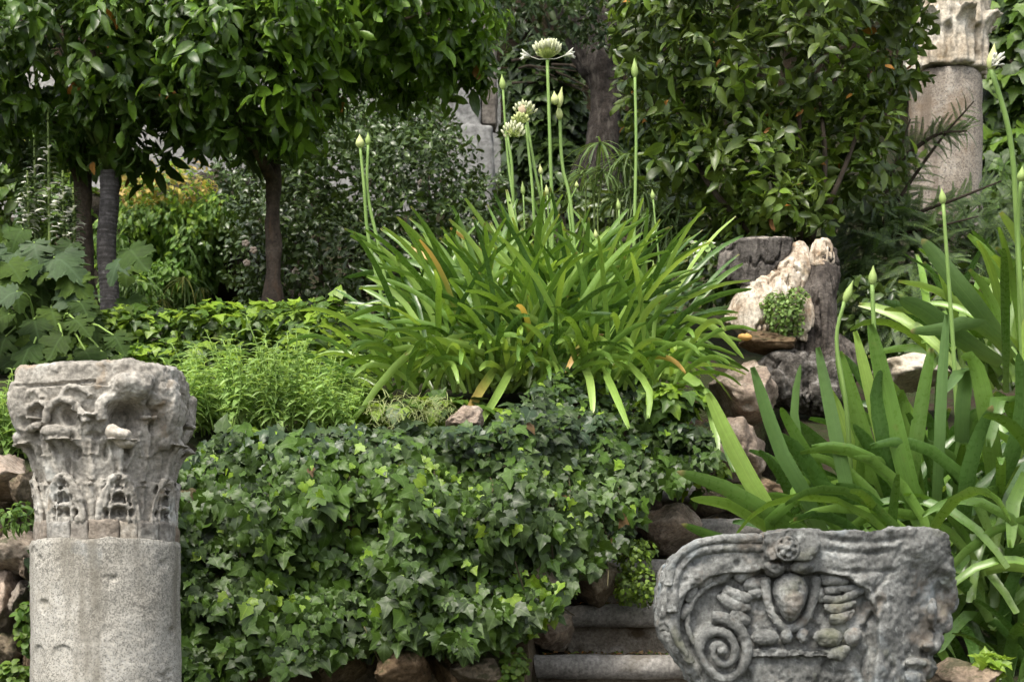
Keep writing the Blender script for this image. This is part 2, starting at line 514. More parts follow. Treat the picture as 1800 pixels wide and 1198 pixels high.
def frond(nl, ln, wid, ang=60, droop=0.3, taper=True):
    V, Fc, UV = [], [], []
    for k in range(nl):
        v = (k + .5) / nl
        l = ln * (1 - .75 * v if taper else 1) * (0.6 + .4 * min(1, v * 5))
        for sgn in (-1, 1):
            a = math.radians(ang - 15 * v)
            b = len(V)
            dx, dy = sgn * math.sin(a), math.cos(a)
            nx, ny = -dy * sgn, dx * sgn
            z0 = -droop * v * v
            for (t, w) in ((0, .5), (.55, 1), (1, .1)):
                for q in (-1, 1):
                    V.append((dx * l * t + nx * q * wid * w * .5, v + dy * l * t + ny * q * wid * w * .5, z0 - droop * .5 * l * t * t)); UV.append((.5 + q * .2, t))
            Fc += [(b, b + 1, b + 3), (b, b + 3, b + 2), (b + 2, b + 3, b + 5), (b + 2, b + 5, b + 4)]
    b = len(V)
    for (v, w) in ((0, .02), (.5, .014), (1, .004)):
        for q in (-1, 1):
            V.append((q * w, v, -droop * v * v + .004)); UV.append((.5, v))
    Fc += [(b, b + 1, b + 3), (b, b + 3, b + 2), (b + 2, b + 3, b + 5), (b + 2, b + 5, b + 4)]
    return np.array(V), np.array(Fc), np.array(UV)
T_YEW = [frond(18, .21, .042, 62, .25), frond(18, .19, .042, 58, .45)]
T_FERN = [frond(9, .26, .14, 70, .6), frond(9, .24, .13, 66, .9)]

# ---------------------------------------------------------------- leaf clouds: the best seen leaves become parts, the rest ONE 'foliage' part
CLOUDS = []
OCC = []     # occluder discs: (point, radius)
def frames(T, N):
    T = nrm(T)
    X = np.cross(T, N)
    bad = np.linalg.norm(X, axis=1) < 1e-3
    X[bad] = np.cross(T[bad], np.array([.3, .2, .9]))
    X = nrm(X)
    Z = np.cross(X, T)
    return np.stack([X, T, Z], 2)      # columns

def cloud(parent, tmpl, Pn, T, N, S, mats, midx=None, n_parts=300, name="leaf", rest="foliage"):
    n = len(Pn)
    CLOUDS.append(dict(parent=parent, tmpl=tmpl, P=np.asarray(Pn, float), R=frames(np.asarray(T, float), np.asarray(N, float)), S=np.asarray(S, float),
                       mats=mats, m=np.zeros(n, int) if midx is None else np.asarray(midx, int), t=RG.integers(0, len(tmpl), n), k=n_parts, name=name, rest=rest))

def occlude(pts, rad):
    for p in pts: OCC.append((p[0], p[1], p[2], rad))

def finish_clouds():
    cell, W, H = 5.0, 205, 137
    f2 = F * 1024 / 1800
    pts, rads, ids = [], [], []
    base = 1
    for c in CLOUDS:
        ctr = c['P'] + c['R'][:, :, 1] * (c['S'] * 0.5)[:, None]
        pts.append(ctr); rads.append(c['S'] * 0.3); ids.append(np.arange(base, base + len(ctr))); c['base'] = base; base += len(ctr)
    if OCC:
        o = np.array(OCC); pts.append(o[:, :3]); rads.append(o[:, 3]); ids.append(np.zeros(len(o), int))
    pts = np.concatenate(pts); rads = np.concatenate(rads); ids = np.concatenate(ids)
    d = np.maximum(pts[:, 1], .3)
    x = 512 + pts[:, 0] / d * f2; y = HZ * 1024 / 1800 - (pts[:, 2] - EYE) / d * f2; r = rads / d * f2
    ok = (x > -20) & (x < 1044) & (y > -20) & (y < 701)
    x, y, r, d, ids = x[ok], y[ok], r[ok], d[ok], ids[ok]
    cells, deps, who = [], [], []
    kmax = int(min(6, np.ceil(r.max() / cell)))
    for oy in range(-kmax, kmax + 1):
        for ox in range(-kmax, kmax + 1):
            s = (ox * ox + oy * oy) * cell * cell <= np.maximum(r, 2.0) ** 2
            cx = np.floor(x[s] / cell).astype(int) + ox; cy = np.floor(y[s] / cell).astype(int) + oy
            q = (cx >= 0) & (cx < W) & (cy >= 0) & (cy < H)
            cells.append(cy[q] * W + cx[q]); deps.append(d[s][q]); who.append(ids[s][q])
    cells = np.concatenate(cells); deps = np.concatenate(deps); who = np.concatenate(who)
    o = np.lexsort((deps, cells)); cells = cells[o]; who = who[o]
    first = np.r_[True, cells[1:] != cells[:-1]]
    cnt = np.bincount(who[first], minlength=base)
    for c in CLOUDS:
        n = len(c['P'])
        k = cnt[c['base']:c['base'] + n]
        sel = np.argsort(-k, kind='stable')[:c['k']]
        sel = sel[k[sel] > 0]
        meshes = {}
        par = c['parent']
        ploc = np.array(par.location)
        for i in sel:
            key = (int(c['t'][i]), int(c['m'][i]))
            if key not in meshes:
                V, Fc, UV = c['tmpl'][key[0]]
                meshes[key] = mesh_np(c['name'], V, Fc, UV, [c['mats'][key[1]]])
            ob = bpy.data.objects.new(c['name'], meshes[key])
            M = np.eye(4); M[:3, :3] = c['R'][i] * c['S'][i]; M[:3, 3] = c['P'][i] - ploc
            ob.parent = par
            ob.matrix_basis = Matrix(M.tolist())
            COL.objects.link(ob)
        rest = np.ones(n, bool); rest[sel] = False
        Vs, Fs, Us, Ms = [], [], [], []; off = 0
        for t, (V, Fc, UV) in enumerate(c['tmpl']):
            q = np.where(rest & (c['t'] == t))[0]
            if not len(q): continue
            VV = np.einsum('nij,vj->nvi', c['R'][q] * c['S'][q][:, None, None], V) + (c['P'][q] - ploc)[:, None, :]
            nv = len(V)
            FF = Fc[None] + (np.arange(len(q)) * nv)[:, None, None] + off
            Vs.append(VV.reshape(-1, 3)); Fs.append(FF.reshape(-1, 3)); Us.append(np.tile(UV, (len(q), 1))); Ms.append(np.repeat(c['m'][q], len(Fc)))
            off += nv * len(q)
        if Vs:
            me = mesh_np(c['rest'], np.concatenate(Vs), np.concatenate(Fs), np.concatenate(Us), c['mats'], np.concatenate(Ms))
            ob = bpy.data.objects.new(c['rest'], me); ob.parent = par; ob["kind"] = "stuff"; COL.objects.link(ob)

# ---------------------------------------------------------------- shrub volumes
def blob_world(b):
    px, py, d, rx, ry, rd = b
    return np.array(P(px, py, d)), np.array([rx / F * d, rd, ry / F * d])

def shrub(blobs, n, cluster=1, size=(.06, .1), droop=.3, jitter=.5, outward=.6, upn=.6, rough=.22, nfreq=3.0, inner=.3, seed=0, keep_back=.25, camn=.35):
    """sample leaves in a lumpy shell round a union of ellipsoids; returns P,T,N,S"""
    rg = np.random.default_rng(seed + 100)
    B = [blob_world(b) for b in blobs]
    area = np.array([r[0] * r[2] + r[0] * r[1] + r[1] * r[2] for c, r in B]); area /= area.sum()
    m = max(1, n // cluster)
    outP, outU = [], []
    for (c, r), a in zip(B, area):
        k = int(m * a * 1.9) + 4
        u = nrm(rg.normal(size=(k, 3)))
        keep = (u[:, 1] < .45) | (rg.random(k) < keep_back)
        u = u[keep]; k = len(u)
        rad = np.where(rg.random(k) < inner, rg.uniform(.45, .82, k), rg.uniform(.84, 1.06, k))
        p = c + u * r
        rad = rad * (1 + rough * fbm(p, nfreq, 3, seed))
        p = c + u * r * rad[:, None]
        inside = np.zeros(k, bool)
        for (c2, r2) in B:
            if c2 is c: continue
            inside |= (np.sum(((p - c2) / r2) ** 2, 1) < .6)
        outP.append(p[~inside]); outU.append(nrm(u[~inside] / r))
    p = np.concatenate(outP); u = np.concatenate(outU)
    if len(p) > m:
        q = rg.permutation(len(p))[:m]; p, u = p[q], u[q]
    up = np.array([0, 0, 1.0]); camd = np.array([0, -1.0, .2])
    if cluster == 1:
        N = nrm(u * .5 + up * upn + camd * camn + rg.normal(size=p.shape) * jitter * .6)
        T = nrm(u * outward + np.array([0, 0, -droop]) + rg.normal(size=p.shape) * jitter)
        T = nrm(T - N * np.sum(T * N, 1, keepdims=True) * .8)
        S = rg.uniform(size[0], size[1], len(p))
        return p, T, N, S
    a = nrm(u * .8 + up * .25 + rg.normal(size=p.shape) * .4)
    ax = nrm(np.cross(a, np.array([.31, .27, .91]))); ay = np.cross(a, ax)
    PP, TT, NN, SS = [], [], [], []
    csz = rg.uniform(size[0], size[1], len(p))
    for k in range(cluster):
        th = k * 2.4 + rg.random(len(p)) * 1.2
        rad = ax * np.cos(th)[:, None] + ay * np.sin(th)[:, None]
        f = (k + .5) / cluster
        T = nrm(a * (0.15 + .65 * f) + rad * (1.0 - .4 * f) + np.array([0, 0, -droop]) + rg.normal(size=p.shape) * .22)
        N = nrm(a + up * upn * .5 - T * np.sum(a * T, 1, keepdims=True))
        PP.append(p + a * (csz * (f - .5) * 1.1)[:, None] + rg.normal(size=p.shape) * csz[:, None] * .1); TT.append(T); NN.append(N); SS.append(csz * rg.uniform(.65, 1.1, len(p)) * (1 - .35 * f))
    return np.concatenate(PP), np.concatenate(TT), np.concatenate(NN), np.concatenate(SS)

def curve_pts(ctrl, n=12):
    """Catmull-Rom through control points"""
    c = [Vector(x) for x in ctrl]
    c = [c[0] * 2 - c[1]] + c + [c[-1] * 2 - c[-2]]
    out = []
    segs = len(c) - 3
    for k in range(n):
        t = k / (n - 1) * segs
        i = min(int(t), segs - 1); f = t - i
        p0, p1, p2, p3 = c[i:i + 4]
        out.append(.5 * ((2 * p1) + (p2 - p0) * f + (2 * p0 - 5 * p1 + 4 * p2 - p3) * f * f + (3 * p1 - p0 - 3 * p2 + p3) * f ** 3))
    return out

def stem_tube(name, ctrl, r0, r1, mat, parent, n=10, sides=7):
    pts = curve_pts(ctrl, n)
    mb = MB(); mb.tube(pts, [r0 + (r1 - r0) * k / (n - 1) for k in range(n)], sides)
    return mb.build(name, mat, parent)

# ================================================================ materials used by the hard things
M_SOIL = stone_mat("soil", [(0.3, (0.022, 0.016, 0.010)), (0.7, (0.06, 0.042, 0.026))], 4, 40, rough=1.0, bump=0.9, bdist=0.02, moss=((0.03, 0.045, 0.012), 0.62, 0.7))
M_ROCK = stone_mat("rock", [(0.3, (0.15, 0.115, 0.085)), (0.55, (0.27, 0.215, 0.165)), (0.75, (0.40, 0.34, 0.27))], 9, 70, rough=0.95, bump=0.8, bdist=0.006, offset=True,
                   lichen=[((0.42, 0.40, 0.34), 0.60, 14.0, 0.6)], moss=((0.035, 0.045, 0.014), 0.66, 0.75))
M_ROCKP = stone_mat("pink_rock", [(0.3, (0.20, 0.15, 0.115)), (0.55, (0.36, 0.285, 0.225)), (0.75, (0.52, 0.44, 0.365))], 11, 85, rough=0.95, bump=0.8, bdist=0.006,
                   lichen=[((0.45, 0.42, 0.36), 0.62, 16.0, 0.6)], moss=((0.045, 0.05, 0.016), 0.68, 0.7))
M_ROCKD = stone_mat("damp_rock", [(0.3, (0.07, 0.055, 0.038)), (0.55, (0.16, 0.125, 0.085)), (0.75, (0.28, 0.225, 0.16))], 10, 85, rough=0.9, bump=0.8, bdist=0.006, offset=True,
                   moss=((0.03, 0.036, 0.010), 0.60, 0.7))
M_STEP = stone_mat("step_stone", [(0.3, (0.17, 0.16, 0.145)), (0.55, (0.27, 0.255, 0.235)), (0.75, (0.38, 0.365, 0.34))], 9, 90, rough=0.85, bump=0.5, bdist=0.002,
                   lichen=[((0.08, 0.065, 0.045), 0.56, 5.0, 0.7), ((0.5, 0.49, 0.46), 0.70, 60.0, 0.7)])
M_RISER = stone_mat("riser_stone", [(0.3, (0.10, 0.08, 0.06)), (0.55, (0.22, 0.19, 0.155)), (0.75, (0.36, 0.33, 0.29))], 16, 110, rough=0.95, bump=0.7, bdist=0.004,
                   lichen=[((0.06, 0.04, 0.018), 0.54, 7.0, 0.85), ((0.42, 0.41, 0.38), 0.66, 40.0, 0.6)])
M_GRANITE = stone_mat("granite", [(0.3, (0.21, 0.195, 0.165)), (0.5, (0.33, 0.315, 0.28)), (0.75, (0.48, 0.47, 0.44))], 5, 140, speck=((0.15, 0.145, 0.13), 0.20, 380, (0.50, 0.47, 0.41)), rough=0.8, bump=0.35, bdist=0.0012,
                   lichen=[((0.30, 0.27, 0.21), 0.60, 4.5, 0.55), ((0.55, 0.60, 0.62), 0.62, 3.0, 0.5), ((0.42, 0.17, 0.09), 0.76, 26.0, 0.8), ((0.20, 0.185, 0.165), 0.66, 7.0, 0.6)], streak=((0.16, 0.145, 0.115), 0.52, 16.0, 0.65))
M_MARBLE = stone_mat("weathered_marble", [(0.28, (0.16, 0.15, 0.13)), (0.5, (0.33, 0.305, 0.265)), (0.72, (0.50, 0.48, 0.435))], 9, 95, rough=0.9, bump=0.6, bdist=0.003,
                   lichen=[((0.30, 0.20, 0.105), 0.58, 7.0, 0.6), ((0.11, 0.095, 0.08), 0.60, 10.0, 0.65), ((0.52, 0.55, 0.54), 0.60, 4.0, 0.55), ((0.10, 0.09, 0.075), 0.64, 46.0, 0.5)])
M_MARBLEW = stone_mat("fresh_marble", [(0.3, (0.44, 0.39, 0.32)), (0.7, (0.62, 0.57, 0.50))], 12, 90, rough=0.85, bump=0.5, bdist=0.002)
M_MORTAR = stone_mat("mortar", [(0.3, (0.15, 0.13, 0.11)), (0.55, (0.29, 0.265, 0.23)), (0.75, (0.44, 0.42, 0.39))], 16, 90, rough=0.95, bump=0.8, bdist=0.004, offset=True,
                   lichen=[((0.24, 0.15, 0.10), 0.62, 12.0, 0.4)])
M_GREYSTONE = stone_mat("grey_lichen_stone", [(0.28, (0.075, 0.076, 0.072)), (0.5, (0.18, 0.182, 0.172)), (0.72, (0.36, 0.365, 0.35))], 12, 120, rough=0.9, bump=0.7, bdist=0.0035,
                   lichen=[((0.50, 0.51, 0.49), 0.60, 34.0, 0.6), ((0.055, 0.052, 0.048), 0.60, 60.0, 0.6), ((0.22, 0.165, 0.115), 0.57, 9.0, 0.42), ((0.05, 0.05, 0.048), 0.57, 6.0, 0.6), ((0.28, 0.33, 0.36), 0.53, 4.0, 0.55), ((0.15, 0.155, 0.075), 0.58, 5.0, 0.42)])
M_CREAM = stone_mat("cream_marble", [(0.28, (0.30, 0.24, 0.17)), (0.5, (0.52, 0.46, 0.37)), (0.72, (0.68, 0.64, 0.56))], 7, 60, rough=0.85, bump=0.6, bdist=0.006,
                   lichen=[((0.30, 0.20, 0.09), 0.60, 6.0, 0.6), ((0.16, 0.13, 0.10), 0.68, 8.0, 0.6)])
M_GRANITE2 = stone_mat("warm_granite", [(0.3, (0.20, 0.17, 0.14)), (0.55, (0.30, 0.265, 0.225)), (0.75, (0.42, 0.40, 0.365))], 3.5, 70, speck=((0.16, 0.135, 0.115), 0.20, 150, (0.38, 0.33, 0.27)), rough=0.85, bump=0.4, bdist=0.002,
                   lichen=[((0.20, 0.14, 0.09), 0.52, 2.6, 0.7), ((0.10, 0.09, 0.085), 0.56, 3.4, 0.75), ((0.46, 0.44, 0.40), 0.58, 5.0, 0.5)], streak=((0.13, 0.10, 0.075), 0.52, 9.0, 0.7))
M_PLASTER = stone_mat("pale_plaster", [(0.3, (0.28, 0.275, 0.26)), (0.7, (0.43, 0.42, 0.40))], 2.5, 20, rough=0.95, bump=0.3, bdist=0.004, streak=((0.22, 0.20, 0.18), 0.56, 6.0, 0.6))
M_BARKD = stone_mat("dark_bark", [(0.3, (0.016, 0.013, 0.011)), (0.6, (0.042, 0.034, 0.028)), (0.8, (0.085, 0.072, 0.062))], 14, 50, rough=0.95, bump=1.0, bdist=0.012, streak=((0.12, 0.105, 0.09), 0.52, 30.0, 0.6))
M_BARKB = stone_mat("brown_bark", [(0.3, (0.055, 0.042, 0.032)), (0.6, (0.11, 0.085, 0.065)), (0.8, (0.18, 0.145, 0.115))], 10, 60, rough=0.9, bump=0.7, bdist=0.005, streak=((0.15, 0.09, 0.055), 0.55, 40.0, 0.6))
M_BARKG = stone_mat("charred_bark", [(0.3, (0.045, 0.037, 0.032)), (0.5, (0.11, 0.093, 0.08)), (0.65, (0.19, 0.165, 0.145)), (0.8, (0.30, 0.26, 0.22))], 10, 80, rough=0.95, bump=1.0, bdist=0.012, cracks=0.9, streak=((0.03, 0.025, 0.022), 0.52, 60.0, 0.8))
M_LOG = stone_mat("weathered_log", [(0.3, (0.05, 0.044, 0.040)), (0.5, (0.14, 0.125, 0.112)), (0.58, (0.26, 0.23, 0.20)), (0.68, (0.60, 0.54, 0.45))], 7, 80, rough=0.95, bump=1.0, bdist=0.012, cracks=0.9, streak=((0.035, 0.03, 0.026), 0.53, 50.0, 0.8))
M_WOOD = stone_mat("bare_wood", [(0.3, (0.30, 0.20, 0.12)), (0.5, (0.55, 0.46, 0.36)), (0.72, (0.72, 0.66, 0.57))], 12, 70, rough=0.9, bump=0.9, bdist=0.006, lichen=[((0.16, 0.15, 0.14), 0.60, 9.0, 0.7), ((0.50, 0.33, 0.15), 0.64, 7.0, 0.6)], streak=((0.20, 0.14, 0.09), 0.55, 60.0, 0.75))
M_ROOTED = stone_mat("rotted_root", [(0.3, (0.03, 0.026, 0.022)), (0.5, (0.10, 0.09, 0.078)), (0.66, (0.28, 0.26, 0.24)), (0.8, (0.5, 0.48, 0.45))], 24, 70, rough=0.95, bump=1.0, bdist=0.012)
M_TUFA = stone_mat("dark_tufa", [(0.3, (0.012, 0.010, 0.008)), (0.6, (0.05, 0.042, 0.03)), (0.8, (0.11, 0.09, 0.06))], 4, 20, rough=1.0, bump=1.0, bdist=0.03)

# ================================================================ the ground: a sloping path, terraces and the hillside behind
def ground_z(x, y):
    x = np.asarray(x, float); y = np.asarray(y, float)
    path = np.interp(y, [0, 3.2, 4.6], [0, .75, 1.05])
    hill = np.interp(y, [4.9, 5.2, 5.6, 6, 7, 8, 9, 12, 15, 18, 19.5, 25, 60, 300], [1.95, 2.08, 2.26, 2.42, 2.72, 3.02, 3.36, 4.7, 5.9, 7.4, 10.5, 13.5, 24, 60])
    hill_l = np.interp(y, [4.9, 5.2, 5.6, 6, 7, 8, 9, 10, 12, 13.5, 15, 18, 19.5, 25, 60, 300], [1.95, 2.08, 2.26, 2.42, 2.72, 3.02, 3.30, 3.45, 3.75, 4.0, 5.0, 7.4, 10.5, 13.5, 24, 60])
    hill = hill_l + (hill - hill_l) * sstep(-.08, .03, x / np.maximum(y, 1))
    steps = np.interp(y, [4.4, 4.6, 6.3, 6.45, 6.9, 7.4], [1.05, 1.06, 1.95, 2.15, 2.62, 2.84])
    bed = np.interp(y, [4.0, 4.12, 5.0, 6.2, 7.4], [1.0, 1.38, 1.55, 2.3, 2.84])
    z = np.where(y < 4.95, path, hill)
    instair = (x > .02 + np.clip((y - 5.0) * .42, 0, .6)) & (x < 1.05) & (y < 7.4)
    z = np.where(instair & (y > 4.4), np.minimum(z, steps), z)
    z = np.where((x >= 1.05) & (y > 4.0) & (y < 7.4), bed, z)
    return z

gx = np.unique(np.concatenate([np.linspace(-150, -8, 16), np.linspace(-8, 8, 161), np.linspace(8, 150, 16)]))
gy = np.unique(np.concatenate([np.linspace(-60, 0, 8), np.linspace(0, 3.8, 12), np.linspace(3.8, 8, 106), np.linspace(8, 22, 90), np.linspace(22, 300, 20)]))
GX, GY = np.meshgrid(gx, gy)
GZ = ground_z(GX, GY) + np.where(GY < 60, fbm(np.stack([GX, GY, GX * 0], -1), 2.2, 4, 5) * .05, 0)
V = np.stack([GX, GY, GZ], -1).reshape(-1, 3)
nx_, ny_ = len(gx), len(gy)
ii = (np.arange(ny_ - 1)[:, None] * nx_ + np.arange(nx_ - 1)[None]).ravel()
gm = mesh_np("ground", V, np.stack([ii, ii + 1, ii + 1 + nx_, ii + nx_], 1), None, [M_SOIL])
tag(link("ground", gm), "dark garden soil rising up the hillside in terraces", None, None, "structure")

# ================================================================ rocks
def rock_mesh(name, c, r, seed, mat, boxy=.35, rough=.2, sub=5, tilt=0.0):
    import bmesh
    bm = bmesh.new(); bmesh.ops.create_icosphere(bm, subdivisions=sub, radius=1.0)
    v = np.array([x.co[:] for x in bm.verts]); f = np.array([[q.index for q in x.verts] for x in bm.faces]); bm.free()
    mx = np.max(np.abs(v), axis=1, keepdims=True)
    v = v * (1 - boxy) + v / mx * boxy * .86
    # a few flat breaks
    rs = np.random.default_rng(seed)
    for k in range(12):
        n = nrm(rs.normal(size=3)); dcut = rs.uniform(.58, .86)
        h = v @ n - dcut
        v = v - np.outer(np.clip(h, 0, None) * .93, n)
    v = v * (1 + rough * fbm(v, 1.6, 4, seed)[:, None] + rough * .45 * fbm(v, 5.0, 4, seed + 9, .6)[:, None] - rough * .5 * np.clip(.12 - np.abs(fbm(v, 2.4, 3, seed + 3)), 0, 1)[:, None] * 2)
    v = v * np.array(r)
    if tilt:
        c_, s_ = math.cos(tilt), math.sin(tilt)
        v = np.stack([v[:, 0] * c_ - v[:, 2] * s_, v[:, 1], v[:, 0] * s_ + v[:, 2] * c_], 1)
    v = v + np.array(c)
    return mesh_np(name, v, f, None, [mat])

def rock_px(name, px, py, d, rx, ry, rd, seed, mat, parent=None, **k):
    c = P(px, py, d)
    return link(name, rock_mesh(name, c, (rx / F * d, rd, ry / F * d), seed, mat, **k), parent)

# retaining wall of rough stones: runs behind the column and under the ivy
wall = thing("retaining_wall", (-.9, 4.95, 1.0), "rough brown stone retaining wall behind the granite column and under the ivy", "wall")
core = MB()
core.prism([(-2.6, 4.80, .9), (.0, 4.80, .9), (.05, 4.80, 1.5), (.0, 4.84, 1.98), (-2.6, 4.84, 1.98)], [(-2.6, 5.2, .9), (.05, 5.3, .9), (.1, 5.3, 1.5), (.05, 5.3, 1.98), (-2.6, 5.2, 1.98)])
core.build("mortar_core", M_ROCKD, wall, smooth=False)
# stones the photograph shows, left of the column
for k, (px, py, rx, ry, m) in enumerate([(8, 835, 50, 46, M_ROCKP), (58, 865, 34, 40, M_ROCKD), (30, 965, 62, 50, M_ROCK), (-10, 1062, 48, 74, M_ROCKP), (46, 1050, 16, 36, M_MORTAR), (14, 1150, 40, 44, M_ROCKD), (66, 1170, 30, 40, M_ROCKD), (62, 1000, 18, 30, M_MORTAR)]):
    rock_px("stone", px, py, 4.70, rx, ry, .15, 40 + k, m, wall, boxy=.45)
for k in range(30):
    rock_px("stone", -60 - (k // 5) * 92 + (k % 2) * 30, 850 + (k % 5) * 84, 4.72, 50, 46, .14, 300 + k, [M_ROCK, M_ROCKP, M_ROCKD][k % 3], wall, boxy=.45, sub=3)
# stones glimpsed under the hanging ivy
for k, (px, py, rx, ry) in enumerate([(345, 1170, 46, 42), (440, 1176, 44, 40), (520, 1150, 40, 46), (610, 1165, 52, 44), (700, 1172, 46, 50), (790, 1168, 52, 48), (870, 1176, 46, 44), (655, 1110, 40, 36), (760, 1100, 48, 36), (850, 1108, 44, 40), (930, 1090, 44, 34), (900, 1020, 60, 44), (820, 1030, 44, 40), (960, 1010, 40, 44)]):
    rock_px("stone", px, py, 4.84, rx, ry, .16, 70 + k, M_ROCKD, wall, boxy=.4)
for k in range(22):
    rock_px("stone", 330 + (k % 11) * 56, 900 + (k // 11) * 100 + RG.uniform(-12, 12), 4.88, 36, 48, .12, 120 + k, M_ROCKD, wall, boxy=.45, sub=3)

# loose rocks beside the stairs and under the stump
ROCKS = [
    (1182, 925, 5.82, 64, 56, .22, M_ROCKP, "squarish reddish brown rock with moss beside the upper steps"),
    (1048, 1022, 5.30, 52, 50, .20, M_ROCKD, "damp brown rock at the end of the upper visible step below the ivy"),
    (968, 1104, 5.10, 44, 44, .12, M_ROCK, "small brown rock poking out under the ivy above the lowest step"),
    (1305, 690, 6.30, 66, 62, .26, M_ROCKP, "big pinkish rock under the tree stump beside the lily leaves"),
    (1298, 800, 6.20, 56, 66, .22, M_ROCKP, "pinkish rock below the big pinkish rock behind the foreground lily"),
    (1346, 604, 6.50, 50, 18, .16, M_ROCKD, "flat brown rock at the foot of the bare wood of the stump"),
    (1330, 870, 6.20, 90, 40, .2, M_ROCKD, "dark rock just above the topmost visible step"),
    (1605, 655, 6.4, 74, 40, .24, M_CREAM, "whitish rock behind the bud stalks of the foreground lily"),
    (1700, 1192, 4.05, 60, 40, .14, M_ROCK, "brown rock beside the lower corner of the carved capital"),
    (815, 738, 5.32, 36, 26, .10, M_ROCKP, "small reddish stone under a yellowing leaf above the ivy"),
    (700, 1185, 4.66, 60, 50, .14, M_ROCKD, "mossy dark rock at the bottom under the ivy"),
    (1250, 880, 6.0, 50, 34, .16, M_ROCKD, "brown rock beside the topmost step behind the lily tips"),
    (842, 1176, 4.72, 56, 46, .14, M_ROCKD, "damp brown rock beside the small herb and the lowest step"),
]
for k, (px, py, d, rx, ry, rd, m, lab) in enumerate(ROCKS):
    o = rock_px("rock", px, py, d, rx, ry, rd, 200 + k, m, boxy=.42)
    o["kind"] = "thing"; tag(o, lab, "rock", "rocks in the garden bank")
    occlude([P(px, py, d - rd * .8)], min(rx, ry) / F * d * .8)

# ================================================================ stairs
stairs = thing("stone_stairway", (.5, 4.4, 1.0), "worn grey stone stairs with rounded nosings between ivy and carved capital", "stairs")
for i in range(-2, 5):
    d0 = 5.0 + .3 * i; zt = 1.5 + .165 * i
    x0 = .035 + max(0, i) * .13 - (.02 if i <= 0 else 0); x1 = 1.12
    if i < 0: x0 = .02
    if i >= 2: x0 = .16
    r = .037
    prof = []                                   # (y,z) round nosing then tread
    for a in np.linspace(-90, 90, 9):
        prof.append((d0 - r * math.cos(math.radians(a)) + .0, zt - r + r * math.sin(math.radians(a))))
    prof += [(d0 + .36, zt + .001), (d0 + .36, zt - 2 * r)]
    ns = 70
    xs = np.linspace(x0, x1, ns)
    V = np.array([[(x, y, z) for (y, z) in prof] for x in xs])
    nzz = fbm(V.reshape(-1, 3), 9, 4, 30 + i).reshape(V.shape[:2])
    V[..., 2] += nzz * .007 - np.clip(nzz - .3, 0, 1) * .03; V[..., 1] += nzz * .007 + np.clip(fbm(V.reshape(-1, 3), 17, 3, 60 + i).reshape(V.shape[:2]) - .3, 0, 1) * .04
    V[0, :, 0] += RG.uniform(-.01, .01, len(prof))
    n = len(prof); Fq = []
    for a in range(ns - 1):
        for b in range(n):
            b2 = (b + 1) % n
            Fq.append((a * n + b, a * n + b2, (a + 1) * n + b2, (a + 1) * n + b))
    mb = MB(); mb.add(V.reshape(-1, 3), Fq + [list(range(n))[::-1], [(ns - 1) * n + q for q in range(n)]])
    st = mb.build("step", M_STEP, stairs)
    # riser, set back under the nosing
    rx = np.linspace(x0 + .01, x1 - .01, 50); rz = np.linspace(zt - .165, zt - 2 * r + .004, 10)
    X, Z = np.meshgrid(rx, rz)
    Y = d0 + .035 + fbm(np.stack([X, Z, X * 0 + i], -1), 14, 4, 3) * .012
    V = np.stack([X, Y, Z], -1).reshape(-1, 3)
    q = (np.arange(9)[:, None] * 50 + np.arange(49)[None]).ravel()
    Vb = V + np.array([0, .1, 0]); nb = len(V)
    Fr = np.concatenate([np.stack([q, q + 1, q + 51, q + 50], 1), np.stack([q + nb, q + 50 + nb, q + 51 + nb, q + 1 + nb], 1)])
    link("riser", mesh_np("riser", np.concatenate([V, Vb]), Fr, None, [M_RISER]), st)

# ================================================================ granite column with the leafy capital (left)
CX, CY = (187 - 900) / F * 3.95, 3.95
KS = 3.86 / F                                   # metres per pixel on its front
def cz(py): return EYE + (HZ - py) * KS
column = thing("granite_column", (CX, CY, float(ground_z(CX, CY)) - .02), "grey granite column shaft with a weathered leaf-carved marble capital", "column")
RS = 129 * 3.95 / F
# shaft with shallow arched flutes low down
nt_, nz_ = 240, 190
th = np.linspace(0, 2 * np.pi, nt_, endpoint=False)
zz = np.concatenate([np.linspace(float(ground_z(CX, CY)) - .05, cz(1220), 30), np.linspace(cz(1219), cz(949), nz_ - 30)])
TH, ZZ = np.meshgrid(th, zz)
R = RS * (1 + .006 * (cz(949) - ZZ))
cr = np.stack([np.cos(TH) * R, np.sin(TH) * R, ZZ], -1)
for k in range(13):
    a = -math.pi / 2 + (k - .73) * 2 * math.pi / 13
    dth = (TH - a + np.pi) % (2 * np.pi) - np.pi
    u = dth * RS / .033
    ztop = cz(1132)
    inside = np.where(ZZ < ztop - .03, np.abs(u), np.sqrt(u ** 2 + ((ZZ - ztop + .03) / .03) ** 2))
    R = R - (.006 if k in (0, 12) else 0) * (1 - sstep(.82, 1.05, inside)) * (.6 + .4 * np.cos(np.clip(u, -1, 1) * 1.4))
R = R + fbm(cr, 5, 4, 2) * .005 + fbm(cr, 45, 4, 4) * .0020 - np.clip(fbm(cr, 18, 3, 14) - .42, 0, 1) * .03
edge = sstep(cz(958), cz(949), ZZ)
R = R - edge * (.002 + .008 * np.clip(fbm(cr, 22, 3, 8), 0, 1))
V = np.stack([CX + np.cos(TH) * R, CY + np.sin(TH) * R, ZZ + edge * fbm(cr, 16, 4, 5) * .008], -1)
q = np.arange(nz_ - 1)[:, None] * nt_; c1 = np.arange(nt_)[None]; c2 = (c1 + 1) % nt_
Fq = np.stack([(q + c1).ravel(), (q + c2).ravel(), (q + nt_ + c2).ravel(), (q + nt_ + c1).ravel()], 1)
V = V.reshape(-1, 3); topc = len(V)
V = np.concatenate([V, [[CX, CY, cz(949)]]])
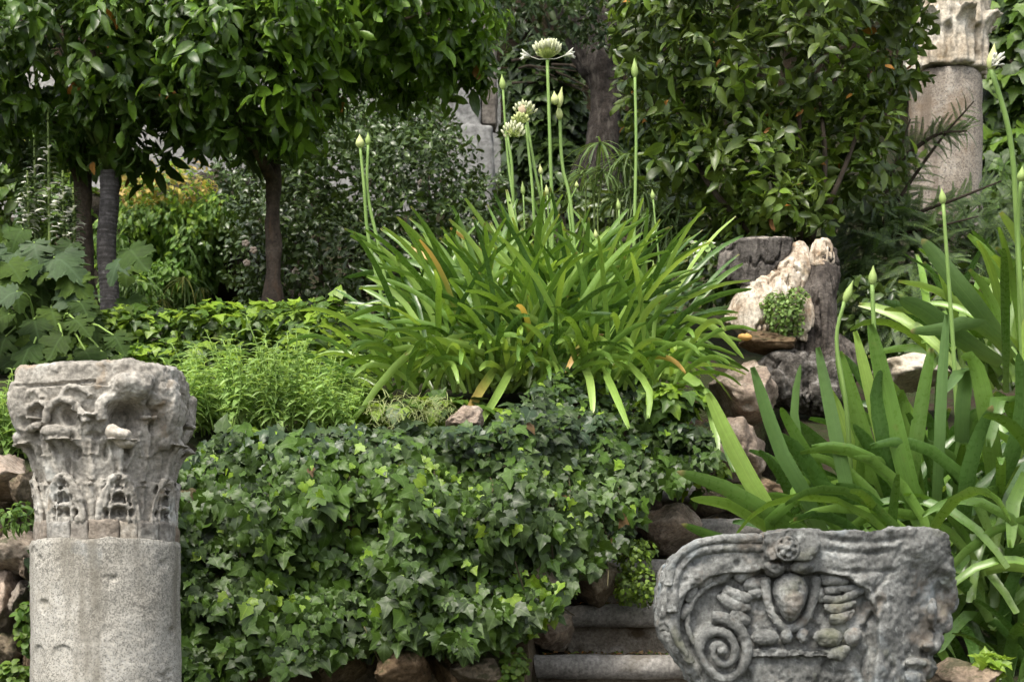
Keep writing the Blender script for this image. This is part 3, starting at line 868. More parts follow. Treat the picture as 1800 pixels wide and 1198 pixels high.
mb = MB(); mb.V = [tuple(v) for v in V]; mb.Fc = [list(f) for f in Fq] + [[(nz_ - 1) * nt_ + i, (nz_ - 1) * nt_ + (i + 1) % nt_, topc] for i in range(nt_)]
mb.build("shaft", M_GRANITE, column)

def cylp(px, py, r):
    """point on the capital at photo column px, row py and radius r (front side)"""
    s = max(-.999, min(.999, (px - 187) * 3.86 / F / r)); a = math.asin(s)
    return Vector((CX + r * math.sin(a), CY - r * math.cos(a), cz(py)))
def ang(a, r, z): return Vector((CX + r * math.sin(a), CY - r * math.cos(a), z))

# broken brick and mortar course under the capital
cuts = np.cumsum(RG.uniform(.6, 1.5, 17)); cuts = cuts / cuts[-1] * 2 * math.pi
for k in range(17):
    a0 = cuts[k]; a1 = cuts[(k + 1) % 17] + (2 * math.pi if k == 16 else 0) - .004
    z0, z1 = cz(953), cz(918) + RG.uniform(-.002, .004)
    rr = RS * .955 + RG.uniform(-.0025, .0025)
    mb = MB(); ring = [ang(a0 + (a1 - a0) * t, rr, z0) for t in np.linspace(0, 1, 5)]
    mb.prism([p for p in ring] + [ang(a1, .06, z0), ang(a0, .06, z0)], [Vector((p.x, p.y, z1 + RG.uniform(-.004, .004))) for p in ring] + [ang(a1, .06, z1), ang(a0, .06, z1)])
    mb.remesh("mortar_stone", M_MORTAR, column, .005, 1, lambda co, no: co + no * (.0015 + fbm(co, 24, 3, 6) * .006)[:, None])

cap = MB()
prof = [(.150, cz(926)), (.158, cz(915)), (.154, cz(880)), (.154, cz(845)), (.160, cz(815)), (.166, cz(780)), (.176, cz(745)), (.186, cz(715)), (.196, cz(692)), (.200, cz(680))]
cap.lathe(prof, (CX, CY), 64)
# abacus: a chipped square slab with hollow sides, one corner thrust to the left, front face almost square to us
def aba(scale, dz=0):
    pts = []
    for (a, r) in [(a_, r_ * .94) for a_, r_ in [(-62, .232), (-56, .236), (-50, .220), (-36, .205), (-18, .196), (0, .196), (14, .207), (26, .222), (38, .236), (48, .232), (57, .236), (66, .226), (90, .205), (122, .22), (128, .235), (134, .22), (180, .20), (226, .22), (232, .235), (238, .22), (270, .205), (290, .215)]]:
        pts.append(ang(math.radians(a), r * scale, 0))
    return pts
def slab(s0, z0, s1, z1):
    cap.prism([Vector((p.x, p.y, z0)) for p in aba(s0)], [Vector((p.x, p.y, z1)) for p in aba(s1)])
slab(.96, cz(682), 1.0, cz(671)); slab(1.0, cz(669), .985, cz(640)); slab(.985, cz(641), .93, cz(634)); slab(.93, cz(684), .93, cz(640))
# lower row of leaves and upper row of leaves: ribbed sheets curling out at the tip
def acanthus(a_c, z0, z1, w0, w1, r0, r1, curl, ribs=5, lean=0.0):
    def fn(u, v):
        w = (w0 + (w1 - w0) * v) * (1 - .55 * max(0, v - .72) / .28)
        r = r0 + (r1 - r0) * v + curl * max(0, v - .62) ** 2 / .144 + .0055 * math.cos(u * ribs * math.pi * .5) - .006 * u * u
        z = z0 + (z1 - z0) * (v - .22 * max(0, v - .8) ** 2 / .04)
        a = a_c + u * w / r0 + lean * v
        p = ang(a, r, z)
        return p, (Vector((CX, CY, z)) - p).normalized()
    cap.sheet(fn, 14, 16, .03)
LOW = [math.radians(-67 + 45.5 * k) for k in range(8)]
for k, a in enumerate(LOW):
    acanthus(a, cz(925), cz(832), .054, .062, .162, .163, .014, 6)
    # carved ribs that frame the pierced holes
    for sg in (-1, 1):
        for off, top, rad in ((37, 838, .0055), (27, 842, .0042), (17, 850, .0036)):
            pts = [ang(a + sg * off * KS / .168, .170, cz(922)), ang(a + sg * (off * .9) * KS / .168, .172, cz(892)), ang(a + sg * (off * .62) * KS / .168, .174, cz(862)), ang(a + sg * off * .22 * KS / .168, .178, cz(top + 3))]
            cap.tube(curve_pts(pts, 9), rad, 8)
    for py, hw in ((838, 18), (866, 14), (890, 20)):
        pts = [ang(a + t * hw * KS / .17, .172, cz(py + 7 * t * t)) for t in (-1, -.5, 0, .5, 1)]
        cap.tube(pts, .0042, 8)
for k in range(8):
    a = math.radians(-67 + 22.7 + 45.5 * k)
    acanthus(a, cz(922), cz(838), .022, .030, .158, .160, .010, 3)
for k in range(8):
    a = math.radians(-66 + 45.5 * k)
    acanthus(a, cz(846), cz(762), .016, .060, .158, .184, .036, 6)
    cap.tube(curve_pts([ang(a, .168, cz(838)), ang(a, .176, cz(805)), ang(a, .19, cz(782)), ang(a, .208, cz(770))], 9), [.006, .0055, .006, .007, .008, .010, .012, .014, .014], 8)
    a2 = math.radians(-66 + 22.7 + 45.5 * k)
    acanthus(a2, cz(848), cz(792), .030, .026, .158, .162, .012, 3)
for k in range(8):
    a3 = math.radians(-66 + 22.7 + 45.5 * k)
    acanthus(a3, cz(806), cz(716), .020, .040, .166, .190, .026, 5)
# worn lumps: broken leaf tips
for (px, py, r, rx, ry) in [(62, 766, .192, 24, 15), (135, 764, .194, 27, 15), (306, 770, .186, 16, 20)]:
    p = cylp(px, py, r); cap.ellipsoid(p, (rx * KS, .022, ry * KS))
# scrolls and helices under the abacus
for ctrl, rad in [([(62, 712), (66, 694), (84, 682), (100, 688), (106, 700)], .010), ([(146, 702), (150, 688), (165, 681), (184, 688), (196, 700)], .010),
                  ([(60, 722), (78, 712), (98, 706), (120, 712), (150, 704), (172, 716), (186, 742)], .011), ([(48, 700), (58, 735), (78, 752), (96, 748)], .013), ([(112, 748), (118, 722), (128, 712)], .012), ([(190, 748), (180, 730), (166, 718)], .012),
                  ([(300, 700), (312, 690), (328, 700), (330, 722), (318, 742)], .014), ([(215, 745), (212, 722), (222, 702), (250, 696), (280, 706)], .016)]:
    cap.tube(curve_pts([cylp(x, y, .197) for x, y in ctrl], 12), rad * .85, 8)
# the broken block at the right front and the corner scrolls
cap.ellipsoid(cylp(262, 680, .20), (.055, .05, .034)); cap.ellipsoid(cylp(300, 690, .19), (.04, .05, .04)); cap.ellipsoid(cylp(324, 715, .20), (.020, .05, .045)); cap.ellipsoid(cylp(318, 750, .19), (.02, .04, .04))
for (a, lo) in ((-58, 748), (58, 752), (128, 740), (232, 740)):
    a = math.radians(a)
    cap.tube(curve_pts([ang(a, .150, cz(790)), ang(a, .185, cz(755)), ang(a, .200, cz(725)), ang(a, .208, cz(690)), ang(a, .202, cz(668))], 10), [.02, .022, .025, .028, .03, .03, .03, .03, .03, .028], 10)
HOLES = []
for a in LOW:
    for dpx, py, rx, ry, dp in [(0, 853, 9, 7.5, .026), (0, 878, 11.5, 8, .028), (0, 903, 14, 8.5, .026), (-23, 903, 6, 7, .018), (23, 904, 6, 7, .018), (-17, 880, 3.5, 7, .010), (17, 880, 3.5, 7, .010), (-12, 858, 3, 6, .007), (12, 858, 3, 6, .007)]:
        HOLES.append((a + dpx * KS / .172, cz(py), rx * KS, ry * KS, dp))
def pxa(px, r=.2): return math.asin(max(-.99, min(.99, (px - 187) * 3.86 / F / r)))
for (px, py, rx, ry, dp) in [(257, 736, 33, 32, .065), (98, 728, 15, 20, .03), (150, 734, 15, 18, .03), (72, 742, 12, 12, .02), (200, 770, 16, 8, .018), (118, 790, 9, 14, .016), (160, 800, 9, 14, .016), (75, 800, 8, 16, .014), (222, 800, 7, 16, .016), (262, 800, 8, 16, .016), (300, 745, 10, 18, .02), (170, 720, 6, 14, .01)]:
    HOLES.append((pxa(px), cz(py), rx * KS, ry * KS, dp))
def cap_deform(co, no):
    a = np.arctan2(co[:, 0] - CX, -(co[:, 1] - CY)); r = np.hypot(co[:, 0] - CX, co[:, 1] - CY)
    push = np.zeros(len(co))
    for (ha, hz, rx, ry, dp) in HOLES:
        da = (a - ha + np.pi) % (2 * np.pi) - np.pi
        dd = np.sqrt((da * np.maximum(r, .1) / rx) ** 2 + ((co[:, 2] - hz) / ry) ** 2)
        push = np.maximum(push, dp * (1 - sstep(.55, 1.15, dd)))
    # the moulding line cut under the abacus
    g = (np.abs(co[:, 2] - cz(671) - .004 * np.sin(a * 3)) < .004) & (a > -.95) & (a < .12) & (r > .17)
    push = push + np.where(g, .008, 0)
    push = np.where(r > .10, push, 0)
    f = (r - push) / np.maximum(r, 1e-4) * (1 - .03 * sstep(cz(800), cz(900), co[:, 2]))
    co = co.copy(); co[:, 2] -= .015 * sstep(cz(830), cz(650), co[:, 2]); co[:, 0] = CX + (co[:, 0] - CX) * f; co[:, 1] = CY + (co[:, 1] - CY) * f
    ero = fbm(co, 14, 4, 21) * .0045 + fbm(co, 60, 4, 22) * .0034 + fbm(co, 190, 2, 25) * .0012 - np.clip(fbm(co, 26, 3, 23) - .3, 0, 1) * .010
    ruin = sstep(.05, .35, a) * sstep(cz(720), cz(690), co[:, 2]) * fbm(co, 20, 4, 24) * .014
    return co + no * (ero + ruin)[:, None]
cap.remesh("capital", M_MARBLE, column, .0028, 1, cap_deform)
tip = MB(); tip.ellipsoid(cylp(243, 772, .196), (.030, .026, .016)); tip.ellipsoid(cylp(232, 768, .192), (.02, .02, .018)); tip.ellipsoid(cylp(252, 786, .19), (.024, .02, .012))
tip.remesh("broken_leaf_tip", M_MARBLEW, column, .004, 1, lambda co, no: co + no * (fbm(co, 40, 4, 3) * .006)[:, None])["label"] = "white freshly broken leaf tip"
for py in range(650, 1200, 24):
    for px in range(45, 340, 24): occlude([P(px, py, 3.8)], .02)

# ================================================================ carved corner capital (right)
D2 = 3.6; S2 = D2 / F
def q2(px, py, dd=0.0): return Vector(((px - 900) * S2, D2 + dd, EYE + (HZ - py) * S2))
zg = float(ground_z(.65, 3.7))
block = thing("carved_capital", (q2(1420, 1300).x, D2 + .2, q2(1420, 1320).z), "grey lichen-covered capital with spiral volute, egg and bead carving", "capital")
def warp2(co):
    """the right front is broken away: it falls back towards the right"""
    px = co[:, 0] / S2 + 900; py = HZ - (co[:, 2] - EYE) / S2
    front = np.clip(1 - (co[:, 1] - D2) / .42, 0, 1)
    co = co.copy(); co[:, 0] += S2 * (34 * sstep(1100, 1205, py) * np.clip((1300 - px) / 130, 0, 1) + 8 * np.clip((1400 - px) / 240, 0, 1))   # tapers to the foot
    lim = 1508 + np.clip(py - 985, -40, 60) * .55
    k = np.clip(px - lim, 0, None) * S2 * (.30 + .70 * sstep(945, 1060, py))
    out = co.copy(); out[:, 1] += k * .85 * front
    out[:, 0] *= out[:, 1] / co[:, 1]          # the outline keeps its width as the break falls back
    return out
def stone2(co, no, amp=1.0):
    co = warp2(co)
    return co + no * ((fbm(co, 12, 4, 51) * .006 + fbm(co, 60, 4, 52) * .004 + fbm(co, 170, 2, 54) * .0016 - np.clip(fbm(co, 34, 3, 53) - .2, 0, 1) * .02) * amp)[:, None]
bd = MB()
out_top = [(1166, 1060), (1168, 1018), (1176, 988), (1190, 968), (1216, 947), (1262, 939), (1334, 941), (1346, 933), (1384, 928), (1432, 928), (1452, 931), (1552, 926), (1655, 924), (1674, 934), (1682, 958), (1684, 1000), (1688, 1050), (1660, 1110), (1622, 1200), (1590, 1330), (1540, 1330), (1545, 1180), (1548, 1090), (1530, 1040), (1490, 1012), (1440, 1004), (1345, 1002), (1250, 1010), (1200, 1040), (1180, 1070)]
bd.prism([q2(x, y, .015) for x, y in out_top], [q2(1420 + (x - 1420) * .97, y, .47) for x, y in out_top])
bell = [(1180, 1010), (1300, 990), (1480, 990), (1660, 1000), (1688, 1030), (1680, 1065), (1658, 1112), (1636, 1165), (1616, 1210), (1590, 1330), (1235, 1330), (1205, 1205), (1186, 1165), (1176, 1110)]
bd.prism([q2(x, y, .056) for x, y in bell], [q2(1420 + (x - 1420) * .9, y, .45) for x, y in bell])
bd.prism([q2(x, y, .05) for x, y in [(1320, 1150), (1530, 1150), (1545, 1330), (1310, 1330)]], [q2(x, y, .2) for x, y in [(1320, 1150), (1530, 1150), (1545, 1330), (1310, 1330)]])
# left flank of the scroll: two bulging cushions with a groove
bd.tube(curve_pts([q2(1196, 972, .10), q2(1182, 1010, .08), q2(1176, 1060, .07), q2(1176, 1105, .08)], 10), [.02, .026, .028, .03, .03, .03, .03, .032, .034, .03], 10)
bd.tube(curve_pts([q2(1190, 1134, .08), q2(1196, 1165, .08), q2(1212, 1200, .08), q2(1240, 1240, .08)], 10), .03, 10)
bd.tube(curve_pts([q2(1196, 985, .2), q2(1184, 1060, .2), q2(1186, 1120, .2), q2(1215, 1210, .2)], 10), .032, 10)
# bracket block behind the rosette
bd.prism([q2(x, y, -.018) for x, y in [(1342, 938), (1384, 930), (1432, 934), (1440, 960), (1425, 985), (1350, 984), (1340, 962)]], [q2(x, y, .06) for x, y in [(1338, 934), (1384, 926), (1438, 930), (1446, 960), (1430, 990), (1346, 988), (1336, 962)]])
# leaf stuff carved at the broken right end
for (px, py, dd, rx, ry, rr) in [(1668, 1010, .12, 16, 26, .03), (1676, 1048, .13, 14, 26, .03), (1664, 1085, .13, 14, 22, .03), (1640, 1075, .10, 12, 30, .025), (1636, 1135, .10, 20, 14, .03), (1648, 1120, .12, 14, 16, .03), (1610, 1165, .09, 24, 12, .03), (1632, 1172, .11, 16, 20, .03), (1606, 1196, .09, 22, 22, .03)]:
    bd.ellipsoid(q2(px, py, dd - .10), (rx * S2, rr, ry * S2))
def bd_deform(co, no):
    px = co[:, 0] / S2 + 900; py = HZ - (co[:, 2] - EYE) / S2
    fr = (co[:, 1] < D2 + .12)
    push = np.zeros(len(co))
    # long worn grooves along the right of the abacus
    for yy, x0, x1 in ((946, 1455, 1600), (966, 1450, 1560), (1000, 1460, 1580)):
        push += .008 * np.exp(-((py - yy - 4 * np.sin(px * .03)) / 4.5) ** 2) * sstep(x0 - 15, x0 + 15, px) * (1 - sstep(x1 - 25, x1 + 25, px))
    # the crack that runs down the broken face
    push += .014 * np.exp(-((px - 1540 - (py - 1090) * -.12 - 5 * np.sin(py * .09)) / 4.0) ** 2) * sstep(1005, 1030, py)
    push += .012 * np.exp(-((px - 1560 + (py - 1000) * .45 - 6 * np.sin(py * .07)) / 5.0) ** 2) * sstep(990, 1010, py) * (1 - sstep(1060, 1090, py))
    push += .012 * np.exp(-(((px - 1652) - (py - 1040) * -.1) / 5.0) ** 2) * sstep(990, 1010, py)
    co = co.copy(); co[:, 1] += np.where(fr, push, 0)
    big = sstep(1500, 1560, px) * fbm(co, 9, 4, 57) * .014
    return stone2(co + no * big[:, None], no, 1.15)
bd.remesh("body", M_GREYSTONE, block, .0036, 1, bd_deform)
# volute
vo = MB()
cxv, cyv = 1260, 1144
tube, rad = [], []
for k in range(86):
    t = k / 85; a = math.radians(100) - t * math.radians(360 * 2.55); r = 58 * (1 - t) ** 1.1 + 2
    tube.append(q2(cxv + r * math.cos(a), cyv - r * math.sin(a) * 1.02, .034 - .034 * t)); rad.append((8.5 * (1 - t) ** .7 + 3.4) * S2)
vo.tube(tube, rad, 10)
vo.ellipsoid(q2(cxv, cyv, .015), (7 * S2, .03, 7 * S2))
vo.ellipsoid(q2(cxv, cyv, .075), (60 * S2, .045, 64 * S2), nu=32)
vo.remesh("volute", M_GREYSTONE, block, .003, 1, lambda co, no: stone2(co, no, .5))
# channel bands sweeping from the abacus round the volute
bands = [([(1192, 1165), (1180, 1110), (1184, 1065), (1205, 1022), (1245, 994), (1290, 984), (1338, 984)], .0125, .030), ([(1176, 1075), (1178, 1025), (1194, 990), (1228, 966), (1290, 958), (1342, 959)], .0155, .020), ([(1168, 1030), (1174, 996), (1194, 971), (1230, 951), (1290, 946), (1340, 946)], .013, .012), ([(1216, 1140), (1206, 1095), (1216, 1056), (1240, 1030), (1262, 1020)], .007, .042)]
for ctrl, r, dd in bands:
    mb = MB(); mb.tube(curve_pts([q2(x, y, dd) for x, y in ctrl], 22), r, 10); mb.remesh("channel_band", M_GREYSTONE, block, .0032, 1, lambda co, no: stone2(co, no, .7))
# acanthus lobes inside the channel and the palmettes beside the egg
def lobe(ctrl, r, dd, w=1.0):
    pts = curve_pts([q2(x, y, dd) for x, y in ctrl], 10)
    mb = MB(); mb.tube(pts, [r * (.45 + .9 * math.sin(math.pi * (.15 + .8 * k / 9))) for k in range(10)], 9)
    mb.remesh("carved_lobe", M_GREYSTONE, block, .0032, 1, lambda co, no: stone2(co, no, .7))
for ctrl, r in [([(1192, 1085), (1202, 1072), (1206, 1058)], .010), ([(1202, 1055), (1214, 1040), (1222, 1024)], .010), ([(1222, 1026), (1240, 1016), (1254, 998)], .011), ([(1250, 1014), (1272, 1010), (1296, 992)], .012), ([(1290, 1014), (1312, 1006), (1340, 994)], .013),
                ([(1272, 1032), (1290, 1042), (1312, 1050), (1326, 1044)], .012), ([(1266, 1040), (1282, 1056), (1306, 1066), (1324, 1066)], .012), ([(1284, 1076), (1300, 1086), (1322, 1090)], .014), ([(1310, 1020), (1326, 1024), (1342, 1020)], .013), ([(1318, 1036), (1332, 1040), (1344, 1040)], .011),
                ([(1450, 1018), (1476, 1016), (1500, 1022)], .013), ([(1454, 1036), (1480, 1034), (1520, 1030)], .009), ([(1452, 1050), (1480, 1052), (1512, 1040), (1530, 1034)], .009), ([(1454, 1066), (1482, 1068), (1514, 1056)], .010), ([(1464, 1086), (1488, 1084), (1512, 1072)], .011), ([(1450, 1030), (1446, 1044), (1452, 1058)], .009)]:
    lobe(ctrl, r * 1.1, .046)
# egg with its shell frame
eg = MB(); eg.ellipsoid(q2(1393, 1048, .034), (29 * S2, .05, 45 * S2)); eg.remesh("egg", M_GREYSTONE, block, .003, 1, lambda co, no: stone2(np.stack([co[:, 0] + (co[:, 0] - q2(1393, 0).x) * np.clip((co[:, 2] - q2(0, 1055).z) / .05, -1, 1) * .28, co[:, 1], co[:, 2]], 1), no, .8))
fr = MB(); fr.tube(curve_pts([q2(1348, 1012, .042), q2(1352, 1050, .042), q2(1368, 1088, .042), q2(1393, 1104, .042), q2(1420, 1088, .042), q2(1436, 1050, .042), q2(1442, 1012, .042)], 24), .012, 10)
fr.remesh("egg_shell", M_GREYSTONE, block, .003, 1, lambda co, no: stone2(co, no, .7))
for (px, py, rx, ry) in ((1361, 997, 22, 15), (1412, 994, 24, 15)):
    mb = MB(); mb.ellipsoid(q2(px, py, .018), (rx * S2, .03, ry * S2)); mb.remesh("bract", M_GREYSTONE, block, .0032, 1, lambda co, no: stone2(co, no, .9))
for (px, py, rx, ry) in ((1308, 1121, 13, 16), (1347, 1119, 28, 16), (1388, 1117, 13, 15), (1416, 1117, 13, 15), (1461, 1119, 29, 17), (1506, 1117, 18, 18)):
    mb = MB(); n = 9
    pts = [q2(px + rx * (2 * k / (n - 1) - 1), py, .038) for k in range(n)]
    pw = .5 if rx > 20 else .8
    mb.tube(pts, [max(.0015, ry * S2 * (1 - abs(2 * k / (n - 1) - 1) ** 2.2) ** pw) for k in range(n)], 14)
    mb.remesh("bead", M_GREYSTONE, block, .003, 1, lambda co, no: stone2(co, no, .8))
mb = MB(); mb.prism([q2(x, y, .034) for x, y in [(1318, 1140), (1370, 1138), (1440, 1141), (1496, 1139), (1490, 1154), (1440, 1155), (1370, 1153), (1320, 1156)]], [q2(x, y, .09) for x, y in [(1314, 1138), (1370, 1136), (1440, 1139), (1502, 1137), (1498, 1157), (1440, 1158), (1370, 1156), (1316, 1159)]])
mb.remesh("fillet", M_GREYSTONE, block, .0032, 2, lambda co, no: stone2(co, no, 1.7))
ro = MB(); ro.ellipsoid(q2(1380, 965, -.024), (7 * S2, .02, 7 * S2)); ro.ellipsoid(q2(1380, 965, .0), (22 * S2, .024, 22 * S2))
for k in range(6):
    a = k * math.pi / 3 + .3; ro.ellipsoid(q2(1380 + 11 * math.cos(a), 965 + 11 * math.sin(a), -.022), (6.0 * S2, .012, 6.0 * S2))
ro.tube([q2(1380 + 20 * math.cos(a), 965 + 20 * math.sin(a), -.022) for a in np.linspace(0, 2 * math.pi, 25)], .0035, 8)
ro.remesh("rosette", M_GREYSTONE, block, .0022, 1, lambda co, no: stone2(co, no, .25))
# the plinth below the frame that carries it
pl = MB(); pl.prism([q2(1200, 1322, .04), q2(1650, 1322, .04), q2(1650, 1322, .46), q2(1200, 1322, .46)], [Vector((q2(1190, 0).x, D2 + .02, zg - .05)), Vector((q2(1660, 0).x, D2 + .02, zg - .05)), Vector((q2(1660, 0).x, D2 + .48, zg + .0)), Vector((q2(1190, 0).x, D2 + .48, zg - .05))])
tag(pl.remesh("stone_plinth", M_ROCK, None, .012, 2, lambda co, no: co + no * (fbm(co, 8, 4, 3) * .01)[:, None]), "rough stone plinth that carries the carved capital", "plinth")
for py in range(945, 1200, 22):
    for px in range(1170, 1680, 22): occlude([P(px, py, 3.6)], .018)

# ================================================================ far column (right, behind)
FX, FY = (1662 - 900) / F * 9.0, 9.0
KF = 9.0 / F
def fz(py): return EYE + (HZ - py) * KF
far = thing("far_column", (FX, FY, float(ground_z(FX, FY))), "brownish granite column with cream leafy capital standing behind the laurel bush", "column")
mb = MB()
rf = 62 * KF
mb.lathe([(rf * 1.04, float(ground_z(FX, FY)) - .1), (rf * 1.03, fz(500)), (rf * 1.01, fz(300)), (rf, fz(200)), (rf * .99, fz(150)), (rf * .97, fz(136))], (FX, FY), 48)
mb.remesh("shaft", M_GRANITE2, far, .02, 1, lambda co, no: co + no * (fbm(co, 5, 4, 2) * .01 + fbm(co, 30, 3, 2) * .004)[:, None])
fc = MB()
def fang(a, r, z): return Vector((FX + r * math.sin(a), FY - r * math.cos(a), z))
fc.lathe([(rf * .98, fz(134)), (rf * 1.0, fz(100)), (rf * .98, fz(60)), (rf * 1.02, fz(20)), (rf * 1.2, fz(-40)), (rf * 1.35, fz(-80))], (FX, FY), 40)
for k in range(8):
    for (z0, z1, off, w, r1, cu) in ((134, 40, .2, .056, 1.12, .09), (66, -30, .2 + math.pi / 8, .050, 1.2, .13)):
        a0 = off + k * math.pi / 4
        def fn(u, v, a0=a0, z0=z0, z1=z1, w=w, r1=r1, cu=cu):
            ww = w * (1.0 - .1 * v) * (1 - .6 * max(0, v - .7) / .3)
            r = rf * (1.06 + (r1 - 1.06) * v) + cu * max(0, v - .65) ** 2 / .12 + .016 * math.cos(u * 8) * (1 - .5 * v) + .03 * (1 - v) * (1 - u * u)
            p = fang(a0 + u * ww / rf * 1.2, r, fz(z0 + (z1 - z0) * v)); return p, (Vector((FX, FY, p.z)) - p).normalized()
        fc.sheet(fn, 10, 12, .07)
fc.prism([fang(a, rf * s, fz(-120)) for a, s in [(math.radians(q), 1.75 if q % 90 == 45 else 1.35) for q in range(0, 360, 45)]], [fang(a, rf * s, fz(-78)) for a, s in [(math.radians(q), 1.7 if q % 90 == 45 else 1.3) for q in range(0, 360, 45)]])
fc.remesh("capital", M_CREAM, far, .010, 1, lambda co, no: co + no * (fbm(co, 7, 4, 31) * .012 + fbm(co, 30, 3, 32) * .009)[:, None])
for py in range(150, 420, 24):
    for px in range(1610, 1722, 22): occlude([P(px, py, 8.9)], .06)

# ================================================================ pale wall and ruined pilaster in the distance
wallp = MB(); a, b = P(-420, 0, 16.0), P(880, 0, 16.0)
wallp.prism([Vector((a.x, 16, 5.4)), Vector((b.x, 16, 5.4)), Vector((b.x, 16, 7.3)), Vector((a.x, 16, 7.3))], [Vector((a.x, 16.4, 5.4)), Vector((b.x, 16.4, 5.4)), Vector((b.x, 16.4, 7.3)), Vector((a.x, 16.4, 7.3))])
tag(wallp.build("garden_wall", M_PLASTER, None, smooth=False), "pale grey plastered wall glimpsed between the trees at the back", "wall")
pil = thing("ruined_pilaster", P(845, 285, 14.5), "pale stone pilaster on a chipped block between the dark trunk and orange tree", "pilaster")
def boxpx(mbx, x0, x1, y0, y1, d, dep, jit=0):
    c = [P(x0, y1, d), P(x1, y1, d), P(x1, y0, d), P(x0, y0, d)]
    mbx.prism(c, [v + Vector((0, dep, 0)) for v in c])
rough = lambda co, no: co + no * (fbm(co, 4, 4, 3) * .03 + fbm(co, 20, 3, 4) * .01)[:, None]
mb = MB(); boxpx(mb, 802, 866, 218, 560, 14.5, .4); boxpx(mb, 796, 846, -60, 240, 14.55, .3); mb.remesh("base_block", M_PLASTER, pil, .022, 3, rough)
mb = MB(); boxpx(mb, 846, 873, -60, 218, 14.6, .25); mb.remesh("shaft", stone_mat("tan_stone", [(.3, (.17, .145, .12)), (.7, (.30, .27, .235))], 4, 30, rough=.95, bump=.4), pil, .025, 1, rough)

# ================================================================ plant materials
L_CITRUS = leaf_mat("orange_tree_leaf", [(0.026, 0.062, 0.012), (0.052, 0.112, 0.020), (0.088, 0.165, 0.028), (0.042, 0.092, 0.016)], rough=.36, trans=.22, vein=.22, blotch=.25)
L_CITRUSY = leaf_mat("young_orange_leaf", [(0.09, 0.19, 0.022), (0.14, 0.27, 0.03), (0.11, 0.22, 0.025)], rough=.38, trans=.32, vein=.25)
L_LAUREL = leaf_mat("laurel_leaf", [(0.032, 0.062, 0.012), (0.060, 0.104, 0.018), (0.094, 0.148, 0.026), (0.05, 0.085, 0.018)], rough=.38, trans=.2, vein=.3, blotch=.35)
L_LAURELY = leaf_mat("young_laurel_leaf", [(0.10, 0.18, 0.03), (0.14, 0.24, 0.04)], rough=.4, trans=.3, vein=.3)
L_DEAD = leaf_mat("dead_leaf", [(0.30, 0.12, 0.02), (0.42, 0.20, 0.04), (0.20, 0.09, 0.03)], rough=.7, trans=.2, vein=.2)
L_BROWN = leaf_mat("brown_litter", [(0.06, 0.035, 0.015), (0.12, 0.075, 0.035)], rough=.8, trans=.1, vein=0)
L_IVY = leaf_mat("ivy_leaf", [(0.018, 0.037, 0.012), (0.032, 0.060, 0.018), (0.025, 0.052, 0.012), (0.044, 0.080, 0.022)], rough=.44, bump=.002, trans=.12, vein=.42, veincol=(.11, .16, .06), spec=.36)
L_IVYG = leaf_mat("green_ivy_leaf", [(0.040, 0.088, 0.014), (0.062, 0.128, 0.020), (0.048, 0.10, 0.016)], rough=.46, bump=.002, trans=.2, vein=.4, veincol=(.15, .23, .07), spec=.4)
L_IVYY = leaf_mat("young_ivy_leaf", [(0.15, 0.27, 0.03), (0.22, 0.35, 0.05)], rough=.45, trans=.32, vein=.35)
L_IVYB = leaf_mat("blue_ivy_leaf", [(0.024, 0.050, 0.030), (0.038, 0.070, 0.040)], rough=.40, trans=.1, vein=.5, veincol=(.12, .17, .09), spec=.45)
L_STRAP = leaf_mat("lily_leaf", [(0.062, 0.150, 0.014), (0.105, 0.220, 0.022), (0.150, 0.285, 0.032), (0.080, 0.18, 0.018)], rough=.30, trans=.24, vein=.18, stripes=.16, spec=.5, mott=.06, blotch=.22)
L_STRAPM = leaf_mat("rich_lily_leaf", [(0.042, 0.108, 0.012), (0.066, 0.150, 0.016), (0.095, 0.195, 0.022), (0.052, 0.125, 0.014)], rough=.30, trans=.2, vein=.18, stripes=.18, spec=.5, mott=.06, blotch=.25)
L_STRAPL = leaf_mat("pale_lily_leaf", [(0.18, 0.32, 0.05), (0.25, 0.40, 0.08)], rough=.34, trans=.28, vein=.15, stripes=.15, mott=.06)
L_STRAPD = leaf_mat("deep_lily_leaf", [(0.030, 0.085, 0.012), (0.050, 0.122, 0.016), (0.040, 0.105, 0.016)], rough=.28, trans=.2, vein=.18, stripes=.15, mott=.06)
L_STRAPB = leaf_mat("blue_lily_leaf", [(0.060, 0.135, 0.040), (0.090, 0.18, 0.055)], rough=.34, trans=.2, vein=.1, stripes=.12, mott=.06)
L_STRAPY = leaf_mat("yellowing_lily_leaf", [(0.14, 0.22, 0.03), (0.2, 0.26, 0.04)], rough=.42, trans=.25, vein=.12, stripes=.15, tip=(0.62, 0.36, 0.07))
L_CAMEL = leaf_mat("camellia_leaf", [(0.026, 0.054, 0.016), (0.044, 0.084, 0.024), (0.070, 0.120, 0.034), (0.036, 0.07, 0.018)], rough=.34, trans=.12, vein=.2, spec=.6)
L_DARK = leaf_mat("dark_thicket_leaf", [(0.016, 0.034, 0.009), (0.030, 0.058, 0.014), (0.048, 0.085, 0.020)], rough=.45, trans=.15, vein=.1)
L_FERN = leaf_mat("fern_leaf", [(0.06, 0.14, 0.022), (0.10, 0.20, 0.032), (0.08, 0.16, 0.025)], rough=.55, trans=.3, vein=0)
L_SUNTINT = leaf_mat("sun_painted_leaf", [(0.42, 0.30, 0.13), (0.58, 0.44, 0.22), (0.36, 0.36, 0.10), (0.30, 0.20, 0.09)], rough=.6, trans=.3, vein=0)  # golden tones paint sun spots into the leaf colour
L_MAID = leaf_mat("maidenhair_leaf", [(0.07, 0.13, 0.02), (0.12, 0.20, 0.03), (0.05, 0.10, 0.018)], rough=.55, trans=.25, vein=0)
